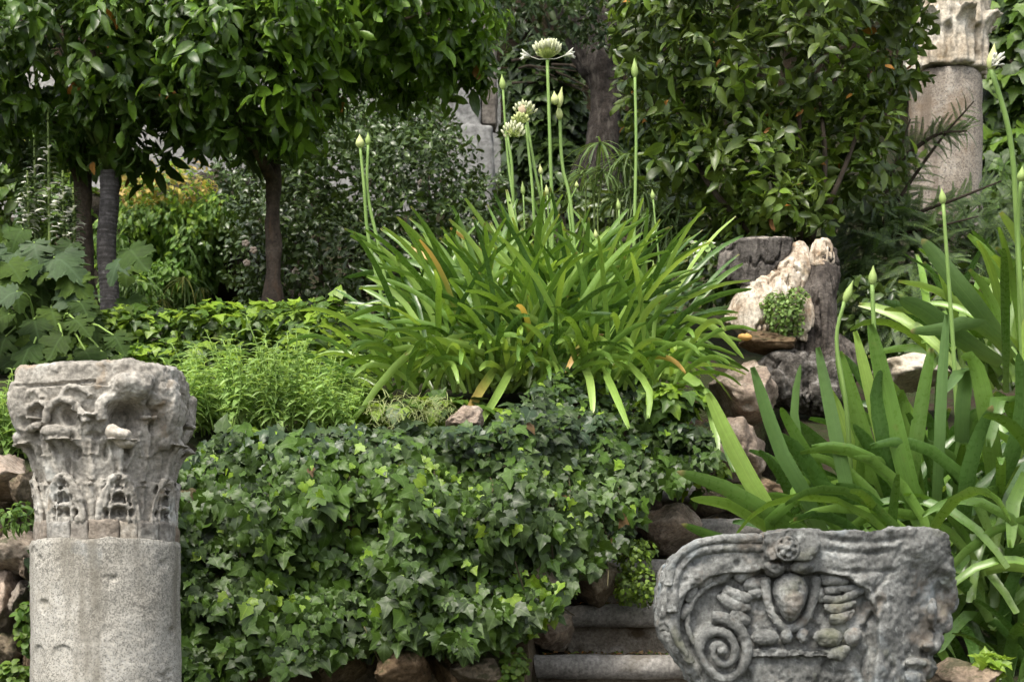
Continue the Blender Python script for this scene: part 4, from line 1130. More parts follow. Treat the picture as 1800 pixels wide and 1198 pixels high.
L_HERB = leaf_mat("herb_leaf", [(0.17, 0.30, 0.10), (0.24, 0.39, 0.15), (0.13, 0.24, 0.075), (0.31, 0.46, 0.22)], rough=.55, trans=.3, vein=.3)
L_BIG = leaf_mat("hydrangea_leaf", [(0.022, 0.048, 0.012), (0.034, 0.068, 0.016), (0.060, 0.104, 0.020), (0.024, 0.05, 0.014)], rough=.7, trans=.2, vein=.3, veincol=(.10, .17, .06), spec=.2)
L_BIGB = leaf_mat("bluish_hydrangea_leaf", [(0.032, 0.064, 0.034), (0.048, 0.085, 0.046)], rough=.6, trans=.15, vein=.35, veincol=(.11, .17, .09), spec=.3)
L_YEW = leaf_mat("yew_needle", [(0.028, 0.062, 0.014), (0.050, 0.098, 0.020), (0.085, 0.145, 0.030)], rough=.5, trans=.15, vein=0)
L_SEDGE = leaf_mat("sedge_blade", [(0.10, 0.18, 0.07), (0.16, 0.26, 0.11), (0.07, 0.13, 0.05)], rough=.5, trans=.25, vein=.1)
L_SEDGEY = leaf_mat("straw_sedge_blade", [(0.26, 0.30, 0.10), (0.36, 0.36, 0.15)], rough=.55, trans=.25, vein=.1)
L_BRIGHT = leaf_mat("bright_bush_leaf", [(0.05, 0.11, 0.018), (0.08, 0.16, 0.024), (0.12, 0.21, 0.03)], rough=.45, trans=.28, vein=.25)
L_GREYH = leaf_mat("grey_needle", [(0.20, 0.25, 0.13), (0.28, 0.33, 0.19)], rough=.6, trans=.2, vein=0)
M_STALK = plain_mat("flower_stalk", (0.17, 0.28, 0.07), (0.24, 0.36, 0.10), 12, .45)
M_BUD = plain_mat("flower_bud", (0.52, 0.60, 0.22), (0.68, 0.72, 0.34), 30, .5, trans=.2)
M_BUDG = plain_mat("green_flower_bud", (0.30, 0.42, 0.12), (0.42, 0.54, 0.18), 30, .5, trans=.2)
M_PEDI = plain_mat("flower_pedicel", (0.42, 0.52, 0.14), (0.52, 0.60, 0.2), 40, .5, trans=.2)
M_PETAL = plain_mat("white_petal", (0.78, 0.78, 0.66), (0.86, 0.86, 0.76), 40, .5, trans=.25)
M_CREAMP = plain_mat("cream_bud", (0.62, 0.66, 0.36), (0.80, 0.80, 0.62), 60, .5, trans=.25)
M_SPATHE = plain_mat("pinkish_spathe", (0.56, 0.42, 0.28), (0.66, 0.52, 0.36), 40, .6, trans=.2)
M_PINK = plain_mat("pale_pink_petal", (0.58, 0.45, 0.38), (0.70, 0.62, 0.54), 30, .6, trans=.2)
M_STEMG = plain_mat("green_stem", (0.09, 0.14, 0.03), (0.15, 0.20, 0.05), 20, .55)
M_STEML = plain_mat("lime_stem", (0.20, 0.32, 0.07), (0.28, 0.40, 0.10), 20, .55)
M_TWIG = plain_mat("dark_twig", (0.035, 0.026, 0.018), (0.07, 0.055, 0.038), 25, .9)
M_VINE = plain_mat("ivy_stem", (0.07, 0.055, 0.03), (0.12, 0.11, 0.05), 25, .8)

def at(px, py, d): return np.array(P(px, py, d))

# ================================================================ dark thickets far behind
th_ = thing("hillside_thicket", (0, 18, 7.0), "dark leafy thicket closing off the hillside at the back", "thicket"); th_["kind"] = "stuff"
bl = []
for k, px in enumerate(range(-500, 2400, 210)):
    bl.append((px, 150 + 60 * math.sin(k * 1.7), 17.6 + .5 * math.sin(k * 2.3), 190, 210, 1.0)); bl.append((px + 90, -190 + 50 * math.sin(k), 18.2, 210, 230, 1.1))
p, T, N, S = shrub(bl, 9000, 1, (.14, .26), .4, .6, seed=1)
cloud(th_, T_LAUREL, p, T, N, S, [L_DARK], n_parts=0)

# fern-hung grotto, and a bush whose golden leaf colour paints in sunlight
grot = thing("grotto_rock", P(320, 560, 12.6), "dark rock face hung with bright green ferns behind the ringed palm trunk", "rock face")
mb = MB()
for (px, py, rx, ry, rd) in [(250, 470, 120, 150, .7), (360, 460, 110, 140, .6), (440, 490, 70, 130, .5), (300, 400, 90, 80, .6)]:
    mb.ellipsoid(P(px, py, 12.9), (rx / F * 12.9, rd, ry / F * 12.9), None, 24, 16)
mb.remesh("rock_face", M_TUFA, grot, .05, 1, lambda co, no: co + no * (fbm(co, 2.2, 4, 3) * .25 + fbm(co, 9, 3, 4) * .06)[:, None])
p, T, N, S = shrub([(250, 440, 12.4, 75, 90, .5), (300, 405, 12.3, 80, 45, .5), (350, 430, 12.2, 45, 75, .4), (245, 520, 12, 70, 50, .4), (395, 385, 12.2, 45, 40, .4), (310, 500, 12.1, 50, 50, .3)], 9000, 1, (.04, .085), 1.0, .6, .6, .5, seed=2)
cloud(grot, T_FERN + T_SMALL, p, T, N, S, [L_FERN, L_IVYY], (RG.random(len(p)) < np.where(p[:, 2] > P(0, 440, 12.3).z, .3, .06)).astype(int), 300, "fern_frond", "fern_mass")
sun_bush = thing("sun_painted_bush", P(310, 380, 13.4), "bush above the fern grotto with sunlight painted into golden brown leaves", "bush")
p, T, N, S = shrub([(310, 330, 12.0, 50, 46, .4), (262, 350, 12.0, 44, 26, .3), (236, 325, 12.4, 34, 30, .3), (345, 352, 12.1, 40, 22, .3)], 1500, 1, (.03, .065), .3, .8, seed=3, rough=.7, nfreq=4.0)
cloud(sun_bush, T_SMALL, p, T, N, S, [L_SUNTINT, L_BRIGHT, L_IVYY], np.where(RG.random(len(p)) < .3, 2, (RG.random(len(p)) < .35) * 1), 150)
sun_bush2 = thing("sun_patched_bush", P(70, 420, 12.5), "yellow green bush with a painted sun patch behind the white flower spikes", "bush")
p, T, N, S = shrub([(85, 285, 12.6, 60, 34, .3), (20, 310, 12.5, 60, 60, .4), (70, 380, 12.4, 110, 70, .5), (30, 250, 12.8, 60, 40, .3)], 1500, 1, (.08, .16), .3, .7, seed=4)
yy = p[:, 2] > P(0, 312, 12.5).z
cloud(sun_bush2, T_SMALL, p, T, N, S, [L_BRIGHT, L_SUNTINT, L_LAUREL], np.where(yy & (RG.random(len(p)) < .55) & (p[:, 0] > P(45, 0, 12.5).x), 1, np.where(RG.random(len(p)) < .3, 2, 0)), 150)  # upper right leaves coloured golden to paint a patch of sun

# ================================================================ camellia shrub
cam_s = thing("camellia_shrub", P(620, 545, 10.8), "dark small-leaved camellia shrub with pale pink blooms behind the slim brown trunk", "shrub")
p, T, N, S = shrub([(600, 330, 11, 150, 120, 1.1), (740, 370, 10.8, 120, 150, .9), (520, 440, 10.4, 120, 120, .8), (690, 235, 11.6, 110, 70, .7), (845, 430, 10.4, 85, 100, .6), (460, 320, 11.6, 70, 70, .6), (620, 480, 10.2, 150, 100, .7), (740, 290, 11, 50, 50, .4), (480, 500, 10.2, 50, 70, .4)], 17000, 3, (.055, .095), .25, .6, seed=5, rough=.4, nfreq=2.2, inner=.35)
cloud(cam_s, T_SMALL, p, T, N, S, [L_CAMEL], None, 300)
for k, (px, py) in enumerate([(432, 428), (446, 440), (520, 478), (434, 462), (740, 322), (478, 512)]):
    d = 9.75 if py > 400 else 10.3; c = P(px, py, d); mb = MB()
    for j in range(5):
        a = j * 1.257 + k; mb.ellipsoid(c + Vector((math.cos(a) * .012, -.004, math.sin(a) * .012)), (.013, .007, .011), None, 8, 6)
    mb.build("bloom", M_PINK, cam_s)
for k in range(9):
    px = 500 + k * 38
    stem_tube("stem", [P(px + RG.uniform(-20, 20), 560, 10.6), P(px + RG.uniform(-20, 20), 440, 10.5), P(px + RG.uniform(-50, 50), 300, 10.6)], .022, .008, M_TWIG, cam_s)

# ================================================================ dark tree with forked trunk, ivy thicket beside it
dark = thing("dark_tree", P(1045, 345, 12.2), "dark old tree with a broad flared trunk forking behind the white lily flower", "tree")
mb = MB()
c = curve_pts([P(1040, 380, 12.2), P(1044, 320, 12.2), P(1058, 250, 12.3), P(1066, 170, 12.4), P(1056, 110, 12.4)], 16)
mb.tube(c, [.25 - .125 * sstep(0, 6, k) + .03 * sstep(10, 15, k) for k in range(16)], 18)
mb.tube(curve_pts([P(1058, 120, 12.4), P(1068, 40, 12.5), P(1078, -80, 12.6), P(1085, -260, 12.8)], 10), [.17, .165, .16, .155, .15, .14, .13, .12, .11, .1], 14)
mb.tube(curve_pts([P(1052, 125, 12.4), P(1022, 60, 12.4), P(985, -30, 12.3), P(930, -200, 12.0)], 10), [.15, .145, .14, .13, .12, .11, .10, .09, .08, .07], 14)
for (px, py) in ((1005, 372), (1085, 370)): mb.tube(curve_pts([P(1045, 290, 12.2), P(px + (1045 - px) * .4, 335, 12.1), P(px, py, 11.9)], 8), [.14, .14, .13, .12, .11, .1, .09, .08], 10)
mb.remesh("trunk", M_BARKD, dark, .022, 1, lambda co, no: co + no * (fbm(co * np.array([1, 1, .3]), 9, 4, 3) * .03 + fbm(co, 26, 3, 4) * .012)[:, None])
for py in range(20, 340, 30): occlude([P(1055, py, 12.1)], .14)
p, T, N, S = shrub([(965, 18, 11.2, 95, 52, .5), (1045, 40, 11.4, 40, 40, .3), (900, -20, 11.4, 80, 50, .4)], 1100, 3, (.07, .12), .4, .6, seed=6)
cloud(dark, T_LAUREL, p, T, N, S, [L_CAMEL, L_BIGB], (RG.random(len(p)) < .3).astype(int), 160)
p, T, N, S = shrub([(950, -620, 13, 620, 240, 3.2), (1500, -700, 14, 500, 220, 3.0), (350, -700, 14, 520, 220, 3.0)], 1300, 1, (.3, .5), .3, .6, seed=7, keep_back=1.0)
cloud(dark, T_LAUREL, p, T, N, S, [L_DARK], None, 0, "leaf", "unseen_canopy")  # unseen crown above the frame, put in to shade the background
ivt = thing("ivy_thicket", P(950, 350, 13.4), "dark ivy thicket between the pilaster and the dark forked trunk", "ivy")
p, T, N, S = shrub([(958, 230, 13.4, 70, 120, .5), (930, 150, 13.6, 40, 60, .3), (990, 300, 13.2, 60, 60, .4), (950, 120, 13.5, 60, 40, .4), (1110, 300, 13.4, 60, 100, .4)], 2600, 1, (.09, .15), .7, .5, seed=8)
cloud(ivt, T_IVY, p, T, N, S, [L_IVY, L_CAMEL], (RG.random(len(p)) < .4).astype(int), 220)
for k in range(10):
    a = RG.uniform(880, 1000); b = RG.uniform(105, 150)
    stem_tube("twig", [P(a, b, 13.0), P(a + RG.uniform(20, 50), b + RG.uniform(-14, 20), 12.95), P(a + RG.uniform(60, 90), b + RG.uniform(-10, 45), 12.9)], .012, .005, M_TWIG, ivt, 8, 5)

# ================================================================ trunks and orange trees
M_ORANGE = plain_mat("orange_peel", (0.55, 0.16, 0.02), (0.65, 0.24, 0.03), 90, .45, bump=.001)
def orange_tree(label, trunk, blobs, n, seed, young, limbs, fruit=()):
    base = P(*trunk[0])
    t = thing("orange_tree", base, label, "tree", "clipped orange trees")
    mb = MB(); pts = curve_pts([P(*q) for q in trunk], 14)
    r0 = trunk_r[0]; mb.tube(pts, [r0 * (1.10 - .22 * k / 13 + .5 * max(0, 1 - k / 2.0) + .08 * math.sin(k * 1.9)) for k in range(14)], 12)
    mb.remesh("trunk", M_BARKB, t, .012, 1, lambda co, no: co + no * (fbm(co * np.array([1, 1, .25]), 22, 4, 3) * .012 + fbm(co, 9, 3, 5) * .008)[:, None])
    for L_ in limbs: stem_tube("limb", [P(*q) for q in L_], .035, .012, M_BARKB, t, 10, 8)
    occlude([np.array(q) for q in pts], r0)
    p, T, N, S = shrub(blobs, int(n * 1.2), 7, (.10, .165), .6, .5, seed=seed, rough=.34, nfreq=2.0, inner=.38, keep_back=.5)
    yb = young(p)
    yb = np.where(RG.random(len(p)) < .002, 2, yb)
    cloud(t, T_CITRUS, p, T, N, S, [L_CITRUS, L_CITRUSY, L_DEAD], yb, 300)
    for q in fruit:
        f_ = MB(); f_.ellipsoid(P(*q), (.034, .034, .033)); f_.build("orange", M_ORANGE, t)
    return t
trunk_r = [.048]
orange_tree("leafy dark orange tree whose trunk stands beside the ringed palm trunk", [(150, 560, 8.7), (149, 420, 8.7), (146, 300, 8.7), (150, 180, 8.7)],
            [(70, 130, 8.5, 165, 150, .8), (250, 120, 8.4, 115, 140, .7), (-60, 60, 8.6, 150, 170, .8), (190, 20, 8.6, 170, 150, .9), (30, 230, 8.6, 70, 60, .4), (185, 240, 8.4, 70, 50, .35)], 5600, 9,
            lambda p: (RG.random(len(p)) < .10).astype(int), [[(148, 330, 8.7), (110, 250, 8.6), (60, 150, 8.5)], [(148, 300, 8.7), (200, 230, 8.5), (260, 140, 8.4)], [(150, 260, 8.7), (165, 160, 8.7), (160, 40, 8.7)]], [(201, 82, 7.9)])
trunk_r = [.041]
orange_tree("orange tree on a slim straight brown trunk with a bright green crown side", [(480, 556, 8.6), (480, 420, 8.6), (481, 300, 8.6), (478, 160, 8.6)],
            [(410, 125, 8.2, 125, 135, .7), (500, 150, 8.1, 85, 110, .5), (545, 60, 8.0, 85, 90, .6), (330, 60, 8.4, 130, 130, .7), (680, 30, 8.5, 130, 105, .6), (790, 35, 8.7, 90, 80, .5), (735, 110, 8.6, 85, 62, .4), (450, -40, 8.4, 200, 120, .8), (410, 225, 8.3, 60, 45, .3), (830, 110, 8.7, 30, 40, .25)], 7000, 10,
            lambda p: ((RG.random(len(p)) < np.where(p[:, 0] > P(500, 0, 8.2).x, .66, .16))).astype(int), [[(480, 320, 8.6), (440, 240, 8.4), (390, 140, 8.3)], [(480, 280, 8.6), (560, 150, 8.3), (640, 60, 8.5), (780, 20, 8.7)], [(479, 260, 8.6), (480, 120, 8.5), (470, -20, 8.5)]])
palm = thing("ringed_palm_trunk", P(190, 575, 8.3), "slender grey palm trunk with dark rings under the orange tree", "palm")
pts = [P(190 + 3 * math.sin(k * .05), 580 - k * 1.55, 8.3) for k in range(180)]
mb = MB(); mb.tube(pts, [.047 + .0035 * (((k * 1.55) % 7.5) / 7.5) + (.004 if k < 20 else 0) for k in range(180)], 18)
mb.build("trunk", stone_mat("palm_bark", [(.3, (.055, .05, .05)), (.6, (.13, .12, .118)), (.8, (.26, .25, .24))], 24, 60, rough=.95, bump=.8, bdist=.006, rings=((.06, .055, .052), 75.0)), palm)
occlude([np.array(q) for q in pts[::8]], .045)
for k in range(14):
    a = k * 2.4; c = P(190, 300, 8.3)
    stem_tube("frond_stalk", [c, c + Vector((math.cos(a) * .4, math.sin(a) * .4, .6)), c + Vector((math.cos(a) * 1.1, math.sin(a) * .9, .75 + .2 * math.sin(k)))], .014, .006, M_STEMG, palm, 8, 5)

# ================================================================ laurel bush above the stump
lau = thing("laurel_bush", P(1400, 440, 7.3), "large dense laurel bush with scattered orange dead leaves above the tree stump", "bush")
LB = [(1340, 110, 7.6, 215, 200, .8), (1190, 50, 7.4, 105, 110, .5), (1500, 80, 7.6, 105, 150, .5), (1330, 300, 7.3, 130, 95, .45), (1470, 270, 7.5, 100, 100, .4), (1370, 380, 7.2, 90, 55, .3), (1260, -70, 7.6, 180, 110, .8), (1480, -70, 7.6, 160, 110, .7), (1180, 180, 7.5, 80, 80, .4), (1555, 30, 7.6, 55, 90, .35), (1210, 270, 7.4, 70, 60, .3)]
p, T, N, S = shrub(LB, 8500, 6, (.08, .14), .2, .5, seed=12, rough=.42, nfreq=2.4, inner=.4)
r = RG.random(len(p)); mi = np.where(r < .014, 2, np.where(r < .2, 1, 0))
S = np.where(mi == 2, S * .62, S)
mi = np.where((p[:, 0] < P(1230, 0, 7.4).x) & (RG.random(len(p)) < .3) & (mi == 0), 3, mi)
cloud(lau, T_LAUREL, p, T, N, S, [L_LAUREL, L_LAURELY, L_DEAD, L_CAMEL], mi, 300)
for k, (a, b, c_) in enumerate([((1330, 430), (1290, 330), (1262, 220)), ((1395, 430), (1360, 320), (1340, 180)), ((1405, 430), (1410, 300), (1400, 150)), ((1415, 430), (1470, 330), (1520, 200)), ((1380, 430), (1330, 350), (1300, 300)), ((1425, 430), (1450, 300), (1440, 160)), ((1340, 430), (1250, 330), (1200, 240))]):
    stem_tube("stem", [P(*a, 7.25), P(*b, 7.15), P(*c_, 7.3)], .016, .008, M_STEMG if k in (0, 4) else M_TWIG, lau)

# ================================================================ yew sprays in front of the far column, bushes at the right edge
yew = thing("yew_shrub", P(1560, 600, 8.0), "dark feathery yew shrub spreading in front of the far column", "shrub")
p, T, N, S = shrub([(1540, 480, 8.0, 80, 120, .5), (1600, 520, 7.8, 90, 90, .4), (1680, 470, 8.2, 80, 70, .4), (1520, 380, 8.2, 60, 80, .4), (1600, 590, 7.4, 120, 50, .4), (1740, 400, 8.4, 80, 50, .4)], 1500, 1, (.12, .22), .2, .5, .9, .5, seed=13, rough=.4)
PP, TT, NN, SS = [p], [T], [N], [S]
for ctrl in ([(1520, 450, 8.0), (1580, 350, 8.0), (1650, 250, 7.9), (1712, 178, 7.8)], [(1540, 420, 8.0), (1600, 380, 7.9), (1680, 350, 7.8), (1760, 318, 7.8)], [(1530, 440, 8.0), (1570, 300, 8.0), (1600, 210, 8.0)], [(1560, 300, 8.0), (1640, 240, 7.9), (1700, 230, 7.85)], [(1500, 480, 7.9), (1560, 420, 7.9), (1640, 400, 7.8), (1720, 380, 7.8)]):
    c = curve_pts([P(*q) for q in ctrl], 26); stem_tube("branch", [P(*q) for q in ctrl], .014, .004, M_TWIG, yew, 12, 6)
    for k in range(3, 26):
        for sg in (-1, 1):
            if RG.random() < .12: continue
            t = (c[min(k + 1, 25)] - c[k - 1]).normalized(); pp = np.array(c[k])
            side = np.array([-t.z, RG.uniform(-.5, .2), t.x]) * sg
            PP.append(pp[None]); TT.append((np.array(t) * .7 + nrm(side) * .8 + RG.normal(size=3) * .15)[None]); NN.append(np.array([[.1, -.7, .6]]) + RG.normal(size=(1, 3)) * .2); SS.append(np.array([RG.uniform(.10, .17) * (1.15 - k / 40)]))
cloud(yew, T_YEW, np.concatenate(PP), np.concatenate(TT), np.concatenate(NN), np.concatenate(SS), [L_YEW, L_FERN], (RG.random(sum(len(x) for x in PP)) < .12).astype(int), 300, "spray", "needle_mass")
rb = thing("ivy_hedge", P(1790, 420, 11), "tall bright green ivy hedge at the edge beside the far column", "hedge")
p, T, N, S = shrub([(1800, 110, 11, 90, 170, .6), (1850, 250, 11, 110, 150, .6), (1780, 290, 10.8, 60, 60, .4), (1800, -60, 11.2, 100, 100, .6)], 2600, 1, (.09, .15), .8, .4, .4, .5, seed=14)
cloud(rb, T_IVY, p, T, N, S, [L_BRIGHT, L_IVY], (RG.random(len(p)) < .4).astype(int), 250)
rb2 = thing("feathery_shrub", P(1770, 470, 9.6), "light green feathery shrub below the ivy hedge", "shrub")
p, T, N, S = shrub([(1770, 370, 9.5, 70, 60, .4), (1820, 340, 9.6, 70, 50, .4), (1790, 440, 9.2, 90, 50, .4)], 700, 1, (.12, .2), .1, .6, .9, .5, seed=15)
cloud(rb2, T_YEW, p, T, N, S, [L_FERN, L_YEW], (RG.random(len(p)) < .4).astype(int), 150, "spray", "needle_mass")
mid = thing("glossy_bush", P(1130, 440, 8.4), "low dark glossy bush between the sedge and the laurel", "bush")
p, T, N, S = shrub([(1120, 400, 8.6, 90, 70, .4), (1220, 400, 8.2, 70, 60, .4), (1000, 400, 8.8, 90, 70, .4), (1250, 470, 7.6, 60, 50, .3), (1520, 560, 7.4, 70, 60, .3)], 1700, 1, (.07, .12), .3, .7, seed=16)
cloud(mid, T_LAUREL, p, T, N, S, [L_LAUREL, L_CAMEL], (RG.random(len(p)) < .5).astype(int), 200)

# ================================================================ umbrella sedge
def sedge(label, heads, d, mat_a, mat_b, nb=17):
    t = thing("umbrella_sedge", P(heads[0][0], heads[0][1] + 160, d), label, "sedge", "umbrella sedges")
    PP, TT, NN, SS = [], [], [], []
    for (px, py, s) in heads:
        c = P(px, py, d + RG.uniform(-.15, .15))
        stem_tube("stalk", [c + Vector((RG.uniform(-.06, .06), 0, -.5)), c + Vector((RG.uniform(-.03, .03), 0, -.25)), c], .006, .004, M_STEMG, t, 6, 5)
        for k in range(nb):
            a = k / nb * 2 * math.pi + RG.uniform(-.15, .15)
            PP.append(c); TT.append((math.cos(a), math.sin(a) * .8, RG.uniform(-.55, .25))); NN.append((0, -.3, 1)); SS.append(s * RG.uniform(.7, 1.1))
    cloud(t, T_SEDGE, np.array([list(x) for x in PP]), np.array(TT), np.array(NN), np.array(SS), [mat_a, mat_b], (RG.random(len(PP)) < .3).astype(int), 300, "blade")
T_SEDGE = [blade(.065, [0, .3, .6, 1], [.6, 1, .85, .05], .35, .2), blade(.05, [0, .3, .6, 1], [.6, 1, .8, .05], .7, .2)]
sedge("umbrella sedge with thin radiating blades at the foot of the dark trunk", [(1055, 250, .24), (1090, 285, .22), (1030, 300, .2), (1120, 318, .22), (1165, 330, .26), (1080, 350, .22), (1150, 370, .24), (1195, 355, .24), (1130, 340, .2), (1200, 400, .22), (1060, 300, .22), (1110, 270, .2), (1175, 385, .22)], 8.0, L_SEDGE, L_SEDGE, 24)
sedge("small straw-coloured sedge in front of the fern grotto", [(325, 488, .2), (285, 525, .14), (208, 545, .14), (352, 505, .12)], 8.9, L_SEDGEY, L_SEDGE, 12)

# ================================================================ broad lobed leaves and flower spikes at the left
hyd = thing("lobed_leaf_shrub", P(90, 640, 6.9), "shrub with very large lobed leaves behind the granite column", "shrub")
PP, TT, NN, SS, MM = [], [], [], [], []
hero0 = [(20, 425, 115, -.6, 1), (95, 418, 120, .9, 1), (170, 440, 110, 1.0, 1), (30, 480, 100, -.8, 1), (120, 470, 110, .5, 1), (205, 460, 90, 1.2, 1), (60, 395, 90, .2, 1), (40, 372, 80, -.4, 0), (15, 520, 100, -.7, 0), (90, 510, 90, .3, 0), (130, 530, 80, .7, 0), (60, 570, 110, -.4, 0), (30, 600, 100, -.9, 0), (90, 600, 95, .8, 0), (150, 585, 85, .4, 0), (190, 600, 90, .9, 0), (225, 590, 70, 1.0, 0), (165, 550, 75, .2, 0), (5, 450, 100, -.5, 0), (75, 450, 95, 0, 0), (140, 500, 80, .5, 0), (10, 560, 90, -.2, 0), (110, 560, 85, -.4, 0), (60, 530, 90, .3, 0), (200, 560, 70, .5, 0), (-30, 500, 110, -.6, 0), (-20, 410, 110, -.6, 1), (40, 640, 100, .2, 0), (120, 625, 90, .2, 0), (175, 630, 80, .6, 0)]
hero = [(x, y + 22, s, t_, m) for x, y, s, t_, m in hero0 if not (165 < x < 215 and y < 555)]
for k, (px, py, s, tl, m) in enumerate(hero):
    d = 6.75 + RG.uniform(-.15, .2) + (.2 if py < 500 else 0); c = P(px, py + s * .10, d); s_ = s / F * d * .64
    PP.append(c); TT.append((math.sin(tl), -.35 + RG.uniform(-.2, .2), -math.cos(tl) * .75)); NN.append((RG.uniform(-.3, .3), -.75, .85)); SS.append(s_); MM.append(m)
    stem_tube("leaf_stalk", [P(90 + (px - 90) * .35, 640, 7.0), P(px * .6 + 36, (py + 640) / 2 - 40, d + .18), c], .007, .004, M_STEML, hyd, 8, 5)
for k in range(170):
    px, py, d = RG.uniform(-60, 230), RG.uniform(425, 650), RG.uniform(6.8, 7.5)
    if 150 < px < 215 and py < 570: continue
    PP.append(P(px, py, d)); TT.append((RG.uniform(-1, 1), -.3, -.7)); NN.append((RG.uniform(-.4, .4), -.7, .7)); SS.append(RG.uniform(.09, .16)); MM.append(1 if py < 470 and RG.random() < .5 else 0)
cloud(hyd, T_BIG, np.array([list(x) for x in PP]), np.array(TT), np.array(NN), np.array(SS), [L_BIG, L_BIGB], MM, 300)
for k, (px, top, bot, d) in enumerate([(84, 190, 420, 8.0), (60, 240, 420, 8.1), (110, 300, 440, 7.9), (48, 300, 430, 8.0), (128, 330, 450, 7.9)]):
    t = thing("flower_spike", P(px, bot, d), ["tallest white flower spike beneath the orange tree crown", "white flower spike just beside the tallest spike, slightly shorter", "white flower spike between the tallest one and the dark trunk", "short white flower spike nearest the picture edge", "lowest white flower spike touching the dark orange trunk"][k], "flower", "white flower spikes")
    stem_tube("stalk", [P(px + 4, bot + 60, d), P(px + 2, (top + bot) / 2, d), P(px, top, d)], .010, .005, M_STEMG, t)
    PP, TT, NN, SS, MM = [], [], [], [], []
    nk = 90
    for j in range(nk):
        f = j / nk; py = top + (bot - top) * (.02 + .85 * f); a = j * 2.4; rad = .022 + .032 * min(1, f * 2)
        PP.append(P(px, py, d) + Vector((math.cos(a) * .012, math.sin(a) * .012, 0))); TT.append((math.cos(a), math.sin(a), .5 - .4 * f)); NN.append((math.cos(a) * .3, math.sin(a) * .3 - .3, 1)); SS.append(rad); MM.append(0 if f < .3 or j % 5 > 1 else 1)
    cloud(t, T_SMALL, np.array([list(x) for x in PP]), np.array(TT), np.array(NN), np.array(SS), [L_MAID if False else L_BIGB, M_PETAL], MM, 60, "bract", "bracts")

# ================================================================ low ivy hedge across the terrace and the lime herbs
lowi = thing("low_ivy", P(420, 640, 7.4), "low light green ivy growing across the bank behind the lime herbs", "ivy")
p, T, N, S = shrub([(280, 600, 7.6, 110, 48, .45), (390, 590, 7.5, 110, 46, .45), (490, 585, 7.4, 110, 46, .45), (590, 600, 7.0, 90, 60, .4), (560, 660, 6.5, 90, 70, .35), (330, 655, 7.1, 120, 50, .35), (620, 690, 6.1, 70, 40, .25), (760, 722, 5.5, 130, 22, .12), (1180, 700, 5.6, 60, 30, .12), (180, 640, 7.2, 90, 40, .3)], 3800, 1, (.045, .075), .5, .5, .4, .9, seed=17, rough=.3)
topm = RG.random(len(p)) < .55
r = RG.random(len(p))
cloud(lowi, T_IVY, p, T, N, S, [L_IVYG, L_IVYY, L_IVY], np.where(r < .40, 1, np.where(r < .52, 2, 0)), 300)
cov = thing("ivy_ground_cover", (-2.6, 7.0, 2.7), "low leafy ground cover spreading over the bank at the picture edge", "ground cover"); cov["kind"] = "stuff"
p, T, N, S = shrub([(-160, 640, 7.0, 120, 60, .5), (-330, 620, 7.2, 140, 70, .6), (-250, 740, 6.0, 200, 50, .5), (-500, 700, 6.4, 200, 90, .7), (-120, 560, 8.2, 90, 60, .5), (-330, 520, 9.0, 200, 90, .8), (-450, 380, 11, 260, 160, 1.0),
                    (2010, 640, 6.6, 140, 110, .6), (2150, 500, 8.0, 200, 140, .8), (2000, 470, 8.6, 120, 90, .6), (2080, 800, 5.6, 170, 120, .6), (2200, 300, 11, 240, 200, 1.0)], 4200, 1, (.06, .12), .5, .6, .4, .8, seed=50)
cloud(cov, T_IVY, p, T, N, S, [L_IVYG, L_IVY], (RG.random(len(p)) < .5).astype(int), 0)
def herb(label, n, xr, yr, dr, hgt, seed):
    rg = np.random.default_rng(seed)
    t = thing("lime_herb", P(sum(xr) / 2, yr[1], dr[1]), label, "herb", "lime green herbs")
    PP, TT, NN, SS = [], [], [], []
    for k in range(n):
        d = rg.uniform(*dr); px = rg.uniform(*xr)
        cx_ = (px - (xr[0] + xr[1]) / 2) / ((xr[1] - xr[0]) / 2)
        h = rg.uniform(*hgt) * (1 - .35 * cx_ * cx_)
        b = P(px, 0, d); b = Vector((b.x, d, float(ground_z(b.x, d)))) if yr[0] is None else P(px, rg.uniform(*yr), d)
        top = b + Vector((rg.uniform(-.08, .08), rg.uniform(-.06, .03), h))
        ctrl = [b, b.lerp(top, .5) + Vector((rg.uniform(-.03, .03), 0, 0)), top]
        stem_tube("stem", ctrl, .0035, .0018, M_STEML, t, 6, 5)
        c = curve_pts(ctrl, 15)
        for j in range(3, 15):
            for sg in (0, math.pi):
                a = j * 1.57 + sg + k; up = .15 + .7 * (j / 14) ** 3
                PP.append(list(c[j])); TT.append((math.cos(a), math.sin(a), up - .1)); NN.append((math.cos(a) * -.3, math.sin(a) * -.3 - .35, 1)); SS.append(rg.uniform(.038, .062) * (1.2 - .6 * (j / 14) ** 2))
    cloud(t, T_HERB, np.array(PP), np.array(TT), np.array(NN), np.array(SS), [L_HERB], None, 300)
herb("patch of lime green mint-like herb between the granite column and the lily clump", 210, (300, 620), (735, 770), (5.3, 6.2), (.12, .34), 3)
herb("lime green herb behind the far edge of the granite column capital", 30, (-30, 60), (800, 815), (5.3, 5.7), (.16, .30), 4)

